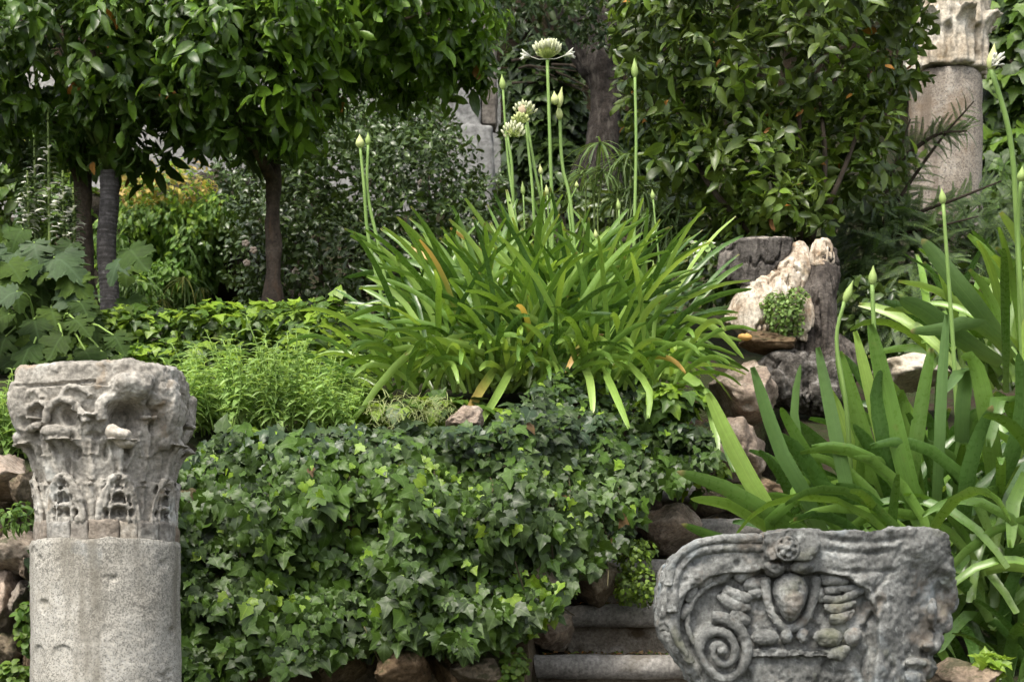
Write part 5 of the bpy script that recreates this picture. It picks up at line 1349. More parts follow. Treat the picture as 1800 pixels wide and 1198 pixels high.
# ================================================================ the ivy that hangs over the wall
ivy = thing("hanging_ivy", (-.4, 4.9, 1.2), "thick curtain of dark green ivy hanging over the stone retaining wall", "ivy")
poly = np.array([(60, 800), (310, 800), (350, 775), (450, 752), (600, 748), (720, 752), (850, 742), (905, 700), (950, 655), (1040, 640), (1120, 660), (1190, 700), (1240, 745), (1262, 800), (1222, 838), (1145, 868), (1118, 940), (1078, 972), (1010, 1010), (972, 1082), (900, 1122), (800, 1142), (700, 1120), (600, 1160), (430, 1182), (310, 1215), (60, 1215)], float)
def inpoly(x, y, pl):
    ins = np.zeros(len(x), bool); n = len(pl)
    for i in range(n):
        x1, y1 = pl[i]; x2, y2 = pl[(i + 1) % n]
        c_ = ((y1 > y) != (y2 > y)) & (x < (x2 - x1) * (y - y1) / (y2 - y1 + 1e-9) + x1)
        ins ^= c_
    return ins
def ivy_depth(px, py):
    d = 4.52 + .14 * sstep(1150, 850, py) + .34 * sstep(900, 720, py) + .50 * sstep(760, 640, py)
    d = d + .55 * sstep(900, 1150, px) * sstep(1120, 900, py) + .26 * fbm(np.stack([px * .011, py * .011, px * 0], -1), 1, 3, 77)
    return d
rg = np.random.default_rng(5)
n = 21000
px = rg.uniform(60, 1270, n); py = rg.uniform(640, 1215, n)
wob = fbm(np.stack([px, py, px * 0], -1), .02, 3, 4) * 24
k = inpoly(px + wob, py + wob * .6, poly); px, py = px[k], py[k]
d = ivy_depth(px, py) + rg.uniform(-.05, .13, len(px))
k = (fbm(np.stack([px, d * 300, py], -1), .028, 3, 61) > -.30) | (d > ivy_depth(px, py) + .06); px, py, d = px[k], py[k], d[k]
p = np.stack([(px - 900) / F * d, d, EYE + (HZ - py) / F * d], 1)
top = sstep(840, 740, py)
N = nrm(np.stack([rg.normal(0, .5, len(px)), -np.ones(len(px)) * (1 - .3 * top), .30 + .5 * top + rg.normal(0, .45, len(px))], 1))
T = np.stack([rg.normal(0, .75, len(px)), -.35 - .2 * rg.random(len(px)), -1 + .6 * top + rg.normal(0, .35, len(px))], 1)
T = nrm(T - N * np.sum(T * N, 1, keepdims=True) * .9)
S = (.021 + .044 * rg.random(len(px)) ** 1.9) * (1 + .2 * fbm(p, 5, 2, 9))
r = rg.random(len(px)); mi = np.zeros(len(px), int)
mi[r < .30] = 1
lowr = sstep(900, 1080, py); mi[(rg.random(len(px)) < lowr * .45)] = 1
mi[(rg.random(len(px)) < top * .35)] = 3
mi[rg.random(len(px)) < .0012] = 4
yng = rg.random(len(px)) < .022; mi[yng] = 2; S[yng] *= .75; p[yng, 1] -= .03
mi[(fbm(p, 3.0, 2, 47) > .12) & (rg.random(len(px)) < .6) & (mi == 0)] = 1
clus = (fbm(p, 4.0, 2, 40) > .38) & (rg.random(len(px)) < .35); mi[clus] = 2; S[clus] *= .8
cloud(ivy, T_IVY, p, T, N, S, [L_IVY, L_IVYG, L_IVYY, L_IVYB, L_BROWN], mi, 300)
for k in range(46):
    x, y = rg.uniform(330, 1080), rg.uniform(780, 1000)
    if not inpoly(np.array([x]), np.array([y + 60]), poly)[0]: continue
    c = []
    for j in range(4):
        yy = y + j * 42; xx = x + j * rg.uniform(-16, 16); c.append(P(xx, yy, float(ivy_depth(np.array([xx]), np.array([yy]))[0]) + .06))
    stem_tube("stem", c, .0028, .002, M_VINE, ivy, 10, 5)
# loose trailing runners with a few leaves at the lower edge
for ctrl in ([(905, 985, 4.62), (922, 1040, 4.66), (930, 1085, 4.7), (936, 1122, 4.74)], [(640, 1100, 4.56), (662, 1150, 4.58), (672, 1186, 4.6)]):
    stem_tube("runner", [P(*q) for q in ctrl], .0024, .0016, M_VINE, ivy, 12, 5)

# ================================================================ African lilies (strap leaves)
SR = np.array([0, .12, .28, .45, .62, .76, .87, .94, .98, 1.0])
SW = np.array([.62, .74, .9, 1.0, 1.0, .93, .78, .58, .34, .06])
LATER = []
def strap_later(*a):
    """inner leaves of a clump past the 300 that show largest: collected and joined into one part"""
    LATER.append(strap(*a, make=False))
def flush_straps(parent):
    mats = []; Vs, Fs, Us, Ms = [], [], [], []; off = 0
    for V, Fc, UV, m in LATER:
        if m not in mats: mats.append(m)
        Vs.append(V); Fs.append(Fc + off); Us.append(UV); Ms.append(np.full(len(Fc), mats.index(m))); off += len(V)
    o = link("inner_leaves", mesh_np("inner_leaves", np.concatenate(Vs), np.concatenate(Fs), np.concatenate(Us), mats, np.concatenate(Ms)), parent); o["kind"] = "stuff"
    LATER.clear()
def strap(parent, pts, wid, mat, face=.55, roll=0.0, fold=.16, name="leaf", make=True):
    """strap leaf along curve points, 10 rows"""
    c = curve_pts(pts, 40)
    seg = [0]
    for a, b in zip(c[:-1], c[1:]): seg.append(seg[-1] + (b - a).length)
    V, UV = [], []
    L_ = seg[-1]
    pos = [c[min(39, int(np.searchsorted(seg, s * L_)))] for s in SR]
    view0 = None
    for j in range(10):
        i = min(38, max(1, int(np.searchsorted(seg, SR[j] * L_))))
        t = (c[i + 1] - c[i - 1]).normalized() if i < 39 else (c[39] - c[38]).normalized()
        view = (pos[j] - Vector((0, 0, EYE))).normalized()
        out = Vector((c[-1].x - c[0].x, c[-1].y - c[0].y, 0))
        sd_h = Vector((-out.y, out.x, 0))
        sd_v = t.cross(view)
        if sd_h.length < 1e-3: sd_h = sd_v.copy()
        sd_h.normalize(); sd_v.normalize()
        if view0 is None: view0 = 1 if sd_h.dot(sd_v) >= 0 else -1
        s = (sd_h * (1 - face) * view0 + sd_v * face)
        s = s - t * s.dot(t); s.normalize()
        if roll: s = Matrix.Rotation(roll * (.4 + .6 * SR[j]), 3, t) @ s
        up = s.cross(t)
        if up.z < 0: up = -up
        w = wid * SW[j] * .5
        for u in (-1, 0, 1):
            V.append(pos[j] + s * (u * w) + up * (abs(u) * w * fold * 2)); UV.append((.5 + u * .5, SR[j]))
    Fc = []
    for j in range(9):
        for i in (0, 1):
            a = j * 3 + i; Fc += [(a, a + 1, a + 4), (a, a + 4, a + 3)]
    occlude([pos[k] for k in (3, 5, 7)], wid * .4)
    if not make: return np.array([list(v) for v in V]), np.array(Fc), np.array(UV), mat
    return link(name, mesh_np(name, np.array([list(v) for v in V]), np.array(Fc), np.array(UV), [mat]), parent)

def arch(root, az, e0, L_, bend, n=7, pw=1.5):
    p = Vector(root); pts = [p.copy()]
    for k in range(n):
        s = (k + .5) / n; e = e0 - bend * s ** pw
        p = p + Vector((math.cos(az) * math.cos(e), math.sin(az) * math.cos(e), math.sin(e))) * (L_ / n); pts.append(p.copy())
    return pts

def bud(parent, base, tip, rad, mat=M_BUDG):
    base, tip = Vector(base), Vector(tip); ax = tip - base
    prof = [(0, .25), (.06, .55), (.2, .9), (.36, 1), (.52, .86), (.68, .56), (.82, .3), (.93, .14), (1, .02)]
    mb = MB(); mb.tube([base + ax * s for s, _ in prof], [rad * r for _, r in prof], 9)
    return mb.build("bud", mat, parent)
def stalk(parent, ctrl, r0=.0062, r1=.0045):
    ctrl = [Vector(c) + (Vector((RG.normal() * .008, RG.normal() * .01, 0)) if 0 < i < len(ctrl) - 1 else Vector((0, 0, 0))) for i, c in enumerate(ctrl)]
    return stem_tube("flower_stalk", ctrl, r0, r1, M_STALK, parent, 14, 8)
def umbel(st, c, R, n, lo=-.15, openf=(), spathe=False):
    c = Vector(c); pe, bu = MB(), MB()
    for k in range(n):
        z = lo + (1 - lo) * (k + .5) / n; a = k * 2.39996
        dr = Vector((math.sqrt(1 - z * z) * math.cos(a), math.sqrt(1 - z * z) * math.sin(a), z)); dr = (dr + Vector((0, 0, .30))).normalized()
        r = R * RG.uniform(.78, 1.05); e = c + dr * r
        pe.tube([c, c + dr * r * .5, e], [.0013, .0011, .0014], 5)
        l = max(.016, R * .5); d2 = (dr + Vector((0, 0, 1.1))).normalized()
        bu.tube([e, e + d2 * l * .25, e + d2 * l * .65, e + d2 * l], [.0018, .0042, .0048, .0016], 6)
    for o in (pe.build("pedicels", M_PEDI, st), bu.build("flower_buds", M_CREAMP if len(openf) or R > .03 else M_BUD, st)): o["kind"] = "stuff"
    for (dx, dz) in openf:
        f = MB(); e = c + Vector((dx, -.02, dz)); ax = Vector((dx, -.02, dz + .004)).normalized()
        f.tube([c, e * .5 + c * .5 + Vector((0, 0, -.006)), e], [.0013] * 3, 5)
        sx_ = ax.cross(Vector((0, 1, 0))).normalized(); sy_ = ax.cross(sx_)
        for j in range(6):
            a = j * math.pi / 3; q = (sx_ * math.cos(a) + sy_ * math.sin(a))
            f.tube([e, e + ax * .022 + q * .006, e + ax * .036 + q * .020], [.002, .0065, .001], 6)
        f.build("open_floret", M_PETAL, st)
    if spathe:
        s = MB(); s.ellipsoid(c + Vector((-.008, -.03, .01)), (.016, .008, .018)); s.build("spathe", M_SPATHE, st)

# ---- the big clump in the middle
lil = thing("african_lily_clump", P(950, 690, 6.0), "large African lily clump with many arching strap leaves and tall white flower stalks", "plant", "African lilies")
rg = np.random.default_rng(21)
cnt = 0
while cnt < 860:
    px = 950 + rg.normal() * 112; d = 6.05 + rg.normal() * .19
    if not 710 < px < 1170 or not 5.72 < d < 6.5: continue
    root = P(px, 676 + rg.uniform(-16, 16), d)
    f = rg.random()
    az = rg.uniform(0, 2 * math.pi)
    bias = (px - 945) / 160.0
    vx = math.cos(az) * 1.1 + bias * .6; vy = math.sin(az) * .8 - .22
    az = math.atan2(vy, vx)
    e0 = math.radians(88 - 56 * f ** 1.1 + rg.normal() * 6)
    L_ = rg.uniform(.46, .72) * (1.12 if f < .35 else (1.0 if f < .7 else .95)) * (.92 if abs(math.cos(az)) > .7 else .90)
    if vy < -.5 and f > .5: L_ *= .85
    bend = math.radians(rg.uniform(22, 62) + 34 * f)
    tp_ = arch(root, az, e0, L_, bend)[-1]
    if not 588 < 900 + tp_.x / tp_.y * F < 1318: continue
    m = rg.random(); mat = L_STRAPD if m < .22 else (L_STRAPY if m > .985 else (L_STRAPL if m > .80 else L_STRAP))
    (strap if cnt >= 672 else strap_later)(lil, arch(root, az, e0, L_, bend), rg.uniform(.016, .025), mat, rg.uniform(.45, .85), rg.normal() * .4)
    cnt += 1
flush_straps(lil)
for k in range(96):
    px = rg.uniform(630, 1200); d = rg.uniform(5.6, 5.85)
    az = -math.pi / 2 + rg.normal() * .7 + (px - 940) / 420
    strap(lil, arch(P(px, 668 + rg.uniform(-20, 25), d), az, math.radians(rg.uniform(25, 70)), rg.uniform(.22, .40), math.radians(rg.uniform(60, 115))), rg.uniform(.016, .024), L_STRAPL if rg.random() < .3 else L_STRAP, rg.uniform(.5, .8), rg.normal() * .3)
for ctrl, w, m in [([(830, 640, 5.8), (760, 600, 5.65), (690, 650, 5.5), (625, 735, 5.4)], .028, L_STRAPL), ([(900, 650, 5.8), (870, 650, 5.6), (835, 700, 5.45), (808, 765, 5.35)], .034, L_STRAPY), ([(1040, 600, 5.8), (1020, 610, 5.65), (1006, 632, 5.6), (994, 655, 5.58)], .022, L_STRAPY),
                   ([(930, 660, 5.8), (900, 650, 5.6), (870, 700, 5.45), (832, 758, 5.35)], .030, L_STRAPL), ([(1060, 650, 5.8), (1100, 640, 5.6), (1140, 680, 5.5), (1140, 735, 5.42)], .026, L_STRAPL), ([(1040, 660, 5.8), (1060, 650, 5.6), (1085, 700, 5.45), (1106, 752, 5.35)], .027, L_STRAPL), ([(1000, 640, 5.8), (1030, 650, 5.6), (1040, 690, 5.5), (1042, 728, 5.45)], .028, L_STRAPL),
                   ([(1150, 650, 5.9), (1210, 660, 5.7), (1250, 720, 5.6), (1262, 810, 5.5)], .034, L_STRAPL), ([(1160, 660, 5.9), (1230, 680, 5.7), (1262, 740, 5.6), (1290, 830, 5.5)], .032, L_STRAP), ([(1100, 620, 6.0), (1200, 560, 5.9), (1260, 580, 5.8), (1308, 630, 5.8)], .026, L_STRAPL), ([(900, 640, 5.9), (820, 590, 5.7), (760, 620, 5.6), (735, 655, 5.55)], .027, L_STRAPL),
                   ([(1110, 640, 6.0), (1220, 540, 6.0), (1280, 515, 6.0), (1322, 508, 6.0)], .024, L_STRAP), ([(860, 640, 6.0), (740, 560, 6.0), (670, 540, 5.95), (600, 565, 5.9)], .024, L_STRAP), ([(850, 620, 6.0), (740, 530, 6.0), (680, 480, 6.0), (604, 488, 6.0)], .025, L_STRAPD)]:
    strap(lil, [P(*q) for q in ctrl], w, m, .7)
def fs(pxs, r0=.0062, r1=.0048, d=6.05): return stalk(lil, [P(x, y, d + dd) for x, y, dd in pxs], r0, r1)
s = fs([(962, 640, 0), (966, 420, -.02), (966, 260, -.04), (962, 106, -.05)], .0072, .0058); umbel(s, P(962, 104, 6.0), .052, 74, .22, ((-.062, .002), (.064, .006)))
s = fs([(912, 640, 0), (905, 420, -.05), (896, 300, -.08), (892, 238, -.08)]); umbel(s, P(902, 240, 5.97), .040, 34, -.25)
s = fs([(980, 640, 0), (952, 420, -.05), (936, 320, -.06), (924, 220, -.06)]); umbel(s, P(914, 218, 5.99), .030, 26, 0)
s = fs([(990, 640, .02), (965, 420, .02), (942, 300, .02), (926, 210, .02)]); umbel(s, P(922, 202, 6.06), .038, 34, -.1, (), True)
s = fs([(920, 640, .05), (910, 420, .05), (892, 280, .05), (884, 155, .05)], .006, .0042); bud(s, P(884, 158, 6.1), P(882, 130, 6.1), .0125)
s = fs([(1020, 640, 0), (1000, 380, 0), (988, 290, 0), (984, 205, 0)], .007, .006); bud(s, P(984, 210, 6.04), P(982, 184, 6.04), .014, M_BUD); bud(s, P(982, 190, 6.02), P(988, 152, 6.02), .013, M_BUD); bud(s, P(976, 184, 6.0), P(974, 160, 6.0), .016, M_BUD)
s = fs([(1112, 640, .1), (1116, 420, .1), (1117, 260, .1), (1116, 134, .1)], .0068, .0052); bud(s, P(1116, 137, 6.15), P(1115, 102, 6.15), .0135)
s = fs([(690, 560, -.1), (664, 440, -.12), (652, 340, -.14), (647, 255, -.15)], .0075, .0052); bud(s, P(647, 256, 5.9), P(647, 232, 5.9), .0105)
s = fs([(680, 560, -.1), (646, 420, -.12), (638, 330, -.14), (633, 258, -.15)], .0072, .0052); bud(s, P(633, 260, 5.9), P(632, 236, 5.9), .0165, M_BUD)
for (bx, x, y, h, m) in ((930, 918, 342, 24, M_BUDG), (962, 949, 306, 18, M_BUD), (968, 960, 342, 18, M_BUD), (1092, 1086, 368, 20, M_BUDG), (1170, 1146, 350, 18, M_BUDG), (1010, 1046, 418, 16, M_BUD), (1150, 1148, 488, 32, M_BUDG)):
    s = fs([(bx, 620, 0), ((bx + x) / 2 + 4, 480, 0), (x + 2, y, 0)], .0042, .0032); bud(s, P(x + 2, y + 1, 6.05), P(x, y - h, 6.05), .0085, m)
s = fs([(1020, 560, 0), (1006, 400, 0), (1004, 360, 0), (1014, 328, 0)], .004, .003); bud(s, P(1014, 330, 6.05), P(1013, 318, 6.05), .008, M_BUD)

# ---- the clump in the right foreground
li2 = thing("african_lily_clump", P(1560, 1090, 4.5), "African lily with broad leaves and closed buds growing behind the carved capital", "plant", "African lilies")
H = [  # control points (px,py,d) base to tip, width px, material
    ([(1480, 1020), (1420, 880), (1370, 790), (1322, 645)], 34, L_STRAPB), ([(1520, 1000), (1490, 860), (1465, 740), (1438, 610)], 32, L_STRAPB), ([(1470, 960), (1410, 800), (1396, 720), (1407, 640)], 20, L_STRAPB), ([(1590, 1000), (1545, 860), (1505, 730), (1474, 618)], 44, L_STRAP), ([(1590, 960), (1560, 820), (1530, 690), (1503, 582)], 30, L_STRAPL),
    ([(1640, 1000), (1600, 860), (1565, 720), (1530, 570)], 42, L_STRAP), ([(1640, 980), (1650, 820), (1655, 690), (1664, 552)], 25, L_STRAPB), ([(1580, 980), (1600, 850), (1618, 720), (1637, 612)], 34, L_STRAP), ([(1460, 1000), (1360, 910), (1295, 800), (1244, 690)], 40, L_STRAPL), ([(1600, 1020), (1520, 880), (1450, 790), (1375, 726)], 36, L_STRAPD),
    ([(1500, 980), (1380, 920), (1280, 860), (1190, 828)], 36, L_STRAP), ([(1460, 990), (1370, 940), (1290, 890), (1214, 876)], 32, L_STRAPL), ([(1400, 990), (1320, 960), (1260, 945), (1198, 920)], 26, L_STRAP), ([(1500, 960), (1440, 855), (1405, 848), (1390, 892)], 30, L_STRAPL), ([(1660, 960), (1600, 900), (1540, 880), (1478, 884)], 32, L_STRAP),
    ([(1420, 990), (1350, 930), (1395, 880), (1425, 862)], 26, L_STRAPL), ([(1560, 1000), (1450, 860), (1400, 790), (1360, 760)], 38, L_STRAPD), ([(1600, 980), (1560, 850), (1540, 800), (1500, 745)], 34, L_STRAPD), ([(1630, 960), (1600, 800), (1585, 700), (1576, 690)], 38, L_STRAP), ([(1720, 1000), (1690, 860), (1700, 760), (1740, 705)], 40, L_STRAP),
    ([(1690, 1000), (1700, 850), (1720, 770), (1745, 712)], 36, L_STRAPD), ([(1840, 900), (1800, 730), (1760, 690), (1738, 785)], 36, L_STRAPL), ([(1760, 960), (1740, 760), (1715, 640), (1690, 625)], 42, L_STRAP), ([(1700, 900), (1690, 740), (1700, 640), (1660, 690)], 34, L_STRAPB), ([(1780, 980), (1700, 860), (1640, 790), (1596, 800)], 30, L_STRAPD),
    ([(1850, 1000), (1820, 850), (1785, 860), (1776, 962)], 34, L_STRAPL), ([(1790, 1060), (1740, 970), (1700, 975), (1678, 1010)], 30, L_STRAP), ([(1760, 1120), (1710, 1080), (1680, 1100), (1650, 1146)], 26, L_STRAP), ([(1830, 1000), (1790, 900), (1740, 910), (1700, 930)], 28, L_STRAP), ([(1680, 1000), (1640, 930), (1580, 905), (1490, 928)], 26, L_STRAPL),
    ([(1600, 980), (1500, 880), (1440, 850), (1420, 820)], 26, L_STRAPD), ([(1760, 1180), (1770, 1060), (1790, 1000), (1840, 960)], 30, L_STRAPD), ([(1780, 1200), (1800, 1100), (1790, 1040), (1770, 1010)], 26, L_STRAP), ([(1790, 1198), (1760, 1120), (1775, 1060), (1800, 1040)], 24, L_STRAPD), ([(1720, 980), (1780, 850), (1810, 800), (1850, 780)], 34, L_STRAP), ([(1700, 960), (1780, 800), (1800, 700), (1790, 620)], 38, L_STRAPD),
    ([(1740, 960), (1800, 740), (1810, 640), (1800, 560)], 34, L_STRAPL), ([(1500, 930), (1420, 800), (1385, 740), (1372, 716)], 28, L_STRAPL), ([(1560, 950), (1500, 800), (1465, 700), (1452, 690)], 30, L_STRAPL), ([(1660, 1000), (1640, 850), (1640, 760), (1625, 720)], 30, L_STRAPD), ([(1610, 960), (1560, 800), (1540, 700), (1548, 650)], 34, L_STRAPD),
    ([(1700, 990), (1620, 880), (1580, 820), (1500, 802)], 24, L_STRAP)]
for k, (ctrl, w, m) in enumerate(H):
    m = L_STRAPM if m is L_STRAP else (L_STRAP if m is L_STRAPL and k % 2 else m)
    db = 4.45 + (k % 5) * .06
    nn = len(ctrl)
    strap(li2, [P(x, y, db - .10 * (j / (nn - 1)) + (.12 if j == 0 else 0)) for j, (x, y) in enumerate(ctrl)], w / F * 4.4 * .80, m, .82, RG.normal() * .18, .14)
for k in range(190):
    px = RG.uniform(1470, 1860); d = RG.uniform(4.5, 5.15)
    root = P(px, 1080 + RG.uniform(-30, 40), d); az = RG.uniform(0, 2 * math.pi); f = RG.random()
    vx = math.cos(az) + (px - 1640) / 300; vy = math.sin(az) * .6 + .1
    m = RG.random(); mat = L_STRAPD if m < .55 else (L_STRAPM if m < .93 else L_STRAPL)
    strap(li2, arch(root, math.atan2(vy, vx), math.radians(88 - 40 * f), RG.uniform(.40, .66), math.radians(RG.uniform(20, 90) + 30 * f)), RG.uniform(.026, .038), mat, RG.uniform(.5, .85), RG.normal() * .3)
for k in range(34):
    px = RG.uniform(1690, 1860); d = RG.uniform(4.35, 4.75)
    root = P(px, 1230, d); az = RG.uniform(0, 2 * math.pi)
    strap(li2, arch(root, az, math.radians(RG.uniform(55, 86)), RG.uniform(.25, .42), math.radians(RG.uniform(30, 90))), RG.uniform(.026, .04), L_STRAPD if k % 5 else L_STRAP, RG.uniform(.5, .8), RG.normal() * .3)
for k in range(70):
    px = RG.uniform(1580, 1880); d = RG.uniform(4.9, 5.3)
    az = RG.uniform(0, 2 * math.pi)
    strap(li2, arch(P(px, 960 + RG.uniform(-60, 60), d), az, math.radians(RG.uniform(62, 88)), RG.uniform(.42, .62), math.radians(RG.uniform(20, 90))), RG.uniform(.026, .038), L_STRAPD if RG.random() < .6 else L_STRAP, RG.uniform(.5, .85), RG.normal() * .3)
for k in range(46):
    px = RG.uniform(1560, 1860); d = RG.uniform(4.35, 4.6)
    az = RG.choice([math.pi, 0]) + RG.normal() * .7
    strap(li2, arch(P(px, 1040 + RG.uniform(-90, 60), d), az, math.radians(RG.uniform(50, 85)), RG.uniform(.34, .6), math.radians(RG.uniform(80, 130))), RG.uniform(.024, .036), [L_STRAPM, L_STRAPD, L_STRAP, L_STRAPM][k % 4], RG.uniform(.55, .85), RG.normal() * .3)
for k in range(44):
    px = RG.uniform(1400, 1620); d = RG.uniform(4.85, 5.3)
    az = RG.uniform(0, 2 * math.pi)
    strap(li2, arch(P(px, 1000 + RG.uniform(-40, 60), d), az, math.radians(RG.uniform(60, 88)), RG.uniform(.36, .52), math.radians(RG.uniform(20, 80))), RG.uniform(.024, .034), L_STRAPD if RG.random() < .7 else L_STRAPM, RG.uniform(.5, .85), RG.normal() * .3)
def fs2(par, pts, r0=.0068, r1=.005): return stalk(par, [P(*q) for q in pts], r0, r1)
s = fs2(li2, [(1500, 900, 4.6), (1490, 720, 4.5), (1481, 600, 4.46), (1484, 530, 4.45)]); bud(s, P(1484, 532, 4.45), P(1500, 492, 4.45), .0115)
s = fs2(li2, [(1560, 900, 4.6), (1540, 720, 4.5), (1530, 580, 4.46), (1533, 500, 4.45)], .0072, .0058); bud(s, P(1533, 502, 4.45), P(1535, 466, 4.45), .0125)
s = fs2(li2, [(1690, 900, 4.7), (1676, 640, 4.65), (1668, 480, 4.62), (1658, 358, 4.6)], .0072, .005); bud(s, P(1658, 360, 4.6), P(1655, 330, 4.6), .0105)
s = fs2(li2, [(1800, 700, 4.7), (1790, 400, 4.6), (1768, 240, 4.55), (1742, 120, 4.52)], .0085, .007); bud(s, P(1742, 124, 4.52), P(1748, 76, 4.52), .016, M_BUD)
mb = MB()
for k in range(12):
    c_ = P(1743, 116, 4.505); e_ = P(1746 + (k % 4) * 5 + RG.uniform(-2, 2), 96 + (k // 4) * 8 + RG.uniform(-2, 2), 4.49 + RG.uniform(-.01, .01)); mb.tube([c_, c_.lerp(e_, .6), e_, e_ + (e_ - c_) * .2], [.001, .0016, .0038, .0012], 6)
o = mb.build("flower_buds", M_PETAL, s); o["kind"] = "stuff"
s = fs2(li2, [(1812, 700, 4.7), (1800, 520, 4.6), (1790, 400, 4.55), (1795, 318, 4.52)], .007, .006); bud(s, P(1795, 320, 4.52), P(1797, 292, 4.52), .0135)

# ---- the clump further up at the right edge
li3 = thing("african_lily_clump", P(1800, 660, 5.7), "African lily half cut off by the picture edge above the foreground lily", "plant", "African lilies")
for k in range(95):
    px = 1800 + RG.normal() * 60; d = RG.uniform(5.45, 5.95); root = P(px, 665 + RG.uniform(-25, 25), d); f = RG.random()
    az = RG.uniform(0, 2 * math.pi); vx = math.cos(az) - .25; vy = math.sin(az) * .7 - .15
    m = RG.random(); mat = L_STRAPD if m < .3 else (L_STRAP if m < .75 else L_STRAPL)
    strap(li3, arch(root, math.atan2(vy, vx), math.radians(86 - 50 * f), RG.uniform(.42, .62), math.radians(RG.uniform(20, 60) + 25 * f)), RG.uniform(.026, .038), mat, RG.uniform(.5, .85), RG.normal() * .35)
for ctrl, w in [([(1760, 640, 5.5), (1680, 590, 5.4), (1630, 550, 5.35), (1582, 526, 5.3)], 34), ([(1780, 620, 5.5), (1700, 520, 5.4), (1660, 470, 5.4), (1620, 420, 5.4)], 32), ([(1790, 640, 5.5), (1720, 570, 5.35), (1650, 580, 5.3), (1600, 582, 5.3)], 24)]:
    strap(li3, [P(*q) for q in ctrl], w / F * 5.4, L_STRAPB, .8)

# ================================================================ the stump
stump = thing("tree_stump", P(1390, 640, 6.75), "broken tree stump with charred bark and pale bare wood under the laurel", "stump")
def bark_noise(s, a=1.0): return lambda co, no: co + no * ((fbm(co * np.array([1, 1, .5]), 9, 4, s) * .016 + fbm(co * np.array([1, 1, .3]), 60, 3, s + 1) * .006 - np.clip(.07 - np.abs(fbm(co * np.array([1, 1, .28]), 11, 4, s + 2)), 0, 1) * .32) * a)[:, None]
mb = MB()
lo_ = [(1268, 432), (1300, 422), (1345, 418), (1392, 420), (1386, 444), (1366, 468), (1346, 490), (1322, 504), (1290, 494), (1262, 482)]
mb.prism([P(x, y, 6.50 + .0006 * abs(x - 1328)) for x, y in lo_], [P(1328 + (x - 1328) * .96, y, 6.78) for x, y in lo_])
mb.remesh("log", M_LOG, stump, .005, 3, bark_noise(5))
mb = MB(); mb.tube(curve_pts([P(1400, 432, 6.62), P(1388, 480, 6.58), P(1350, 530, 6.58), P(1320, 590, 6.6)], 12), [.045, .056, .066, .074, .084, .096, .11, .12, .128, .13, .135, .13], 14); mb.ellipsoid(P(1350, 560, 6.62), (.15, .1, .11)); mb.ellipsoid(P(1400, 560, 6.6), (.06, .08, .13))
mb.remesh("bare_wood", M_WOOD, stump, .005, 1, bark_noise(11, 1.2))
mb = MB(); mb.tube(curve_pts([P(1448, 440, 6.6), P(1446, 490, 6.58), P(1438, 540, 6.56), P(1436, 590, 6.56), P(1444, 650, 6.58)], 14), [.045, .055, .062, .068, .07, .075, .08, .082, .085, .09, .10, .11, .12, .13], 14); mb.tube(curve_pts([P(1440, 500, 6.58), P(1410, 530, 6.55), P(1395, 560, 6.55)], 8), [.05, .05, .048, .045, .04, .035, .03, .025], 10)
mb.tube(curve_pts([P(1450, 600, 6.58), P(1490, 620, 6.6), P(1510, 640, 6.6)], 8), [.06, .06, .055, .05, .045, .04, .035, .03], 10)
mb.remesh("root", M_BARKG, stump, .005, 1, bark_noise(14, 1.3))
mb = MB(); mb.tube(curve_pts([P(1443, 474, 6.565), P(1446, 448, 6.575), P(1446, 424, 6.59)], 8), [.045, .054, .056, .056, .054, .052, .048, .036], 12); mb.remesh("cut_end", M_WOOD, stump, .006, 1, bark_noise(17, .8))
mb = MB(); mb.tube(curve_pts([P(1412, 520, 6.49), P(1418, 560, 6.48), P(1410, 600, 6.48)], 8), [.025, .034, .038, .038, .036, .034, .03, .02], 10); mb.remesh("bare_strip", M_WOOD, stump, .006, 1, bark_noise(19, .8))
mb = MB()
for (px, py, rx, ry) in ((1400, 650, 70, 36), (1370, 675, 46, 40), (1430, 690, 70, 40), (1460, 660, 46, 34)): mb.ellipsoid(P(px, py, 6.45), (rx / F * 6.45, .12, ry / F * 6.45))
mb.remesh("root_mass", M_ROOTED, stump, .006, 1, bark_noise(23, 1.8))
for q in range(430, 700, 24):
    for w_ in range(1280, 1480, 28): occlude([P(w_, q, 6.5)], .04)
mb = MB(); mb.ellipsoid(P(1310, 592, 6.32), (.03, .02, .014)); tag(mb.remesh("bracket_fungus", plain_mat("orange_fungus", (.55, .30, .08), (.7, .42, .14), 20, .6), None, .005, 1, bark_noise(2, .2)), "small orange bracket fungus at the foot of the pale bare wood", "fungus")

# ================================================================ small ferns and herbs
def tuft(name, label, cat, blobs, n, size, tm, mats, seed, parts, nm="leaf", **kw):
    t = thing(name, P(blobs[0][0], blobs[0][1] + blobs[0][4], blobs[0][2]), label, cat)
    p, T, N, S = shrub(blobs, n, 1, size, seed=seed, **kw)
    cloud(t, tm, p, T, N, S, mats, (RG.random(len(p)) < .3).astype(int) if len(mats) > 1 else None, parts, nm)
T_ROUND = [blade(.85, [0, .35, .75, 1], [.2, .95, 1, .35], .2, .15), blade(.8, [0, .35, .75, 1], [.2, .9, 1, .4], .5, .1)]
tuft("maidenhair_fern", "bright green maidenhair fern hanging beside the steps", "fern", [(1112, 985, 5.25, 28, 40, .1), (1130, 1030, 5.2, 22, 34, .08), (1100, 1030, 5.2, 18, 30, .08), (1132, 965, 5.3, 22, 18, .06)], 900, (.010, .018), T_ROUND, [L_MAID, L_IVYY], 31, 220, droop=.8)
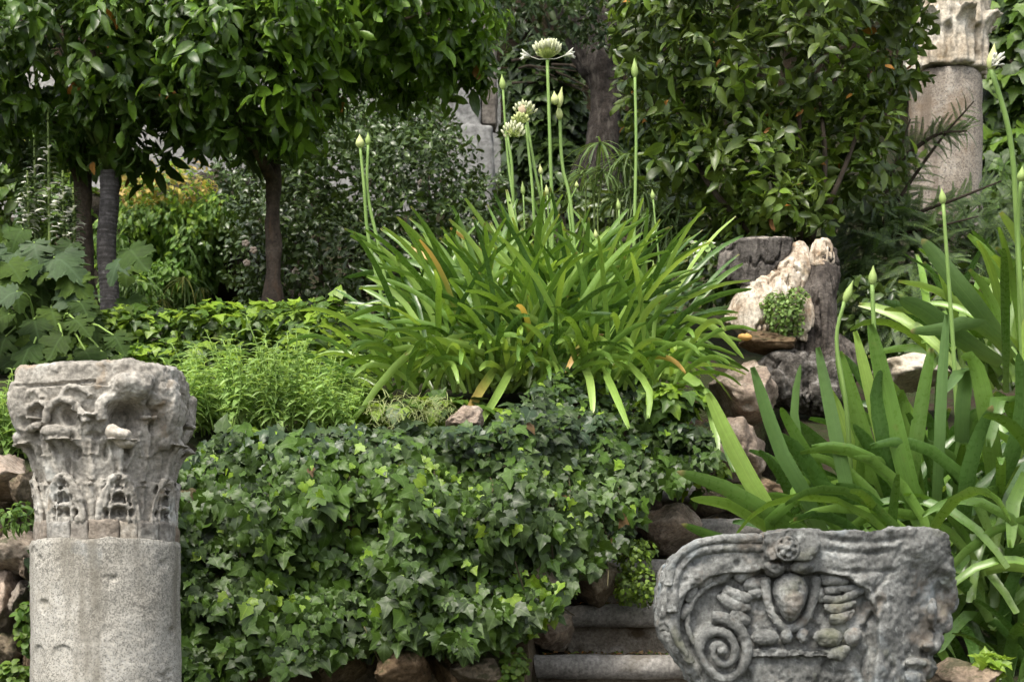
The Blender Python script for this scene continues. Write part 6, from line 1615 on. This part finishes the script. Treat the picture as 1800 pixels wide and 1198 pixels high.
tuft("moss_clump", "bright green moss clump growing on the pale wood of the stump", "moss", [(1380, 552, 6.42, 28, 34, .06), (1366, 530, 6.42, 18, 18, .05), (1398, 530, 6.42, 14, 16, .04)], 1000, (.009, .018), T_ROUND, [L_MAID, L_HERB], 32, 220, droop=.5, rough=1.1, nfreq=14.0)
tuft("small_herb", "small leafy herb at the end of the lowest step", "herb", [(904, 1164, 4.66, 22, 26, .05), (892, 1180, 4.64, 18, 18, .04)], 260, (.012, .022), T_ROUND, [L_MAID, L_FERN], 33, 150)
tuft("wall_herb", "green herb sprouting from the rock wall at the picture edge", "herb", [(22, 912, 4.5, 26, 18, .05), (40, 905, 4.5, 12, 22, .04)], 130, (.02, .035), T_HERB, [L_FERN, L_HERB], 34, 130)
tuft("wall_creeper", "round-leaved creeper beside the granite shaft low on the rock wall", "creeper", [(46, 1085, 4.45, 12, 30, .04), (50, 1120, 4.45, 12, 22, .04)], 110, (.018, .03), T_ROUND, [L_FERN, L_MAID], 35, 110)
tuft("corner_herb", "tiny herb in the bottom corner of the rock wall", "herb", [(28, 1180, 4.45, 22, 16, .04)], 80, (.018, .03), T_ROUND, [L_MAID, L_FERN], 36, 80)
tuft("ivy_sprig", "light green ivy sprig hanging over the reddish rock by the steps", "ivy", [(1240, 815, 5.7, 36, 26, .08), (1225, 850, 5.72, 24, 20, .06)], 70, (.035, .06), T_IVY, [L_IVYY, L_IVYG], 37, 70, droop=.7)
tuft("yellow_green_sprig", "yellow green leafy sprig beside the lower corner rock", "plant", [(1742, 1165, 4.0, 20, 14, .04)], 30, (.03, .045), T_IVY, [L_IVYY], 38, 30)
tuft("lavender_tuft", "grey green needle-leaved tuft above the ivy", "herb", [(705, 725, 5.25, 66, 28, .08), (770, 722, 5.3, 30, 22, .06)], 420, (.03, .055), T_SEDGE, [L_GREYH], 39, 250, "needle", droop=-1.0, outward=.3)
tuft("pale_blossom_herb", "small pale-flowered herb beside the charred log", "herb", [(1235, 440, 6.9, 26, 16, .06)], 120, (.015, .03), T_ROUND, [L_HERB, M_PETAL], 41, 120)
for k, (px, py, d, s) in enumerate([(1086, 1060, 5.28, .03), (1030, 1052, 5.29, .022), (980, 1142, 4.98, .024)]):
    V, Fc, UV = T_LAUREL[k % 3]; o = link("fallen_leaf", mesh_np("fallen_leaf", V, Fc, UV, [L_DEAD]))
    i_ = 1 if py < 1100 else 0
    o.location = P(px, py, d); o.location.z = 1.5 + .165 * i_ + .006; o.scale = (s, s, s); o.rotation_euler = (.15, .1, k * 1.3)
    tag(o, ["fallen brown leaf on the upper visible step below the maidenhair fern", "small fallen leaf on the upper visible step beside the damp rock", "fallen brown leaf on the lowest visible step"][k], "leaf", "fallen leaves on the steps")

# moss, soil and leaf litter caught on the steps
lit = thing("leaf_litter", (.4, 5.3, 1.5), "brown leaf litter and moss caught on the stone steps", "litter"); lit["kind"] = "stuff"
n = 900
st_i = RG.integers(0, 4, n); xx = .1 + RG.random(n) ** 1.3 * .9; yy = 5.0 + .3 * st_i + np.where(RG.random(n) < .5, .30, RG.uniform(-.02, .30, n)); zz_ = 1.5 + .165 * st_i + .004
pp = np.stack([xx + st_i * .05, yy, zz_], 1)
cloud(lit, T_ROUND + T_SMALL, pp, np.stack([RG.normal(size=n), RG.normal(size=n), RG.uniform(.0, .8, n)], 1), np.stack([RG.normal(size=n) * .5, -RG.random(n), np.ones(n)], 1), RG.uniform(.008, .022, n), [L_DEAD, L_MAID, L_BROWN], RG.choice([0, 1, 2, 2, 2, 2, 2, 1], n), 0)

finish_clouds()
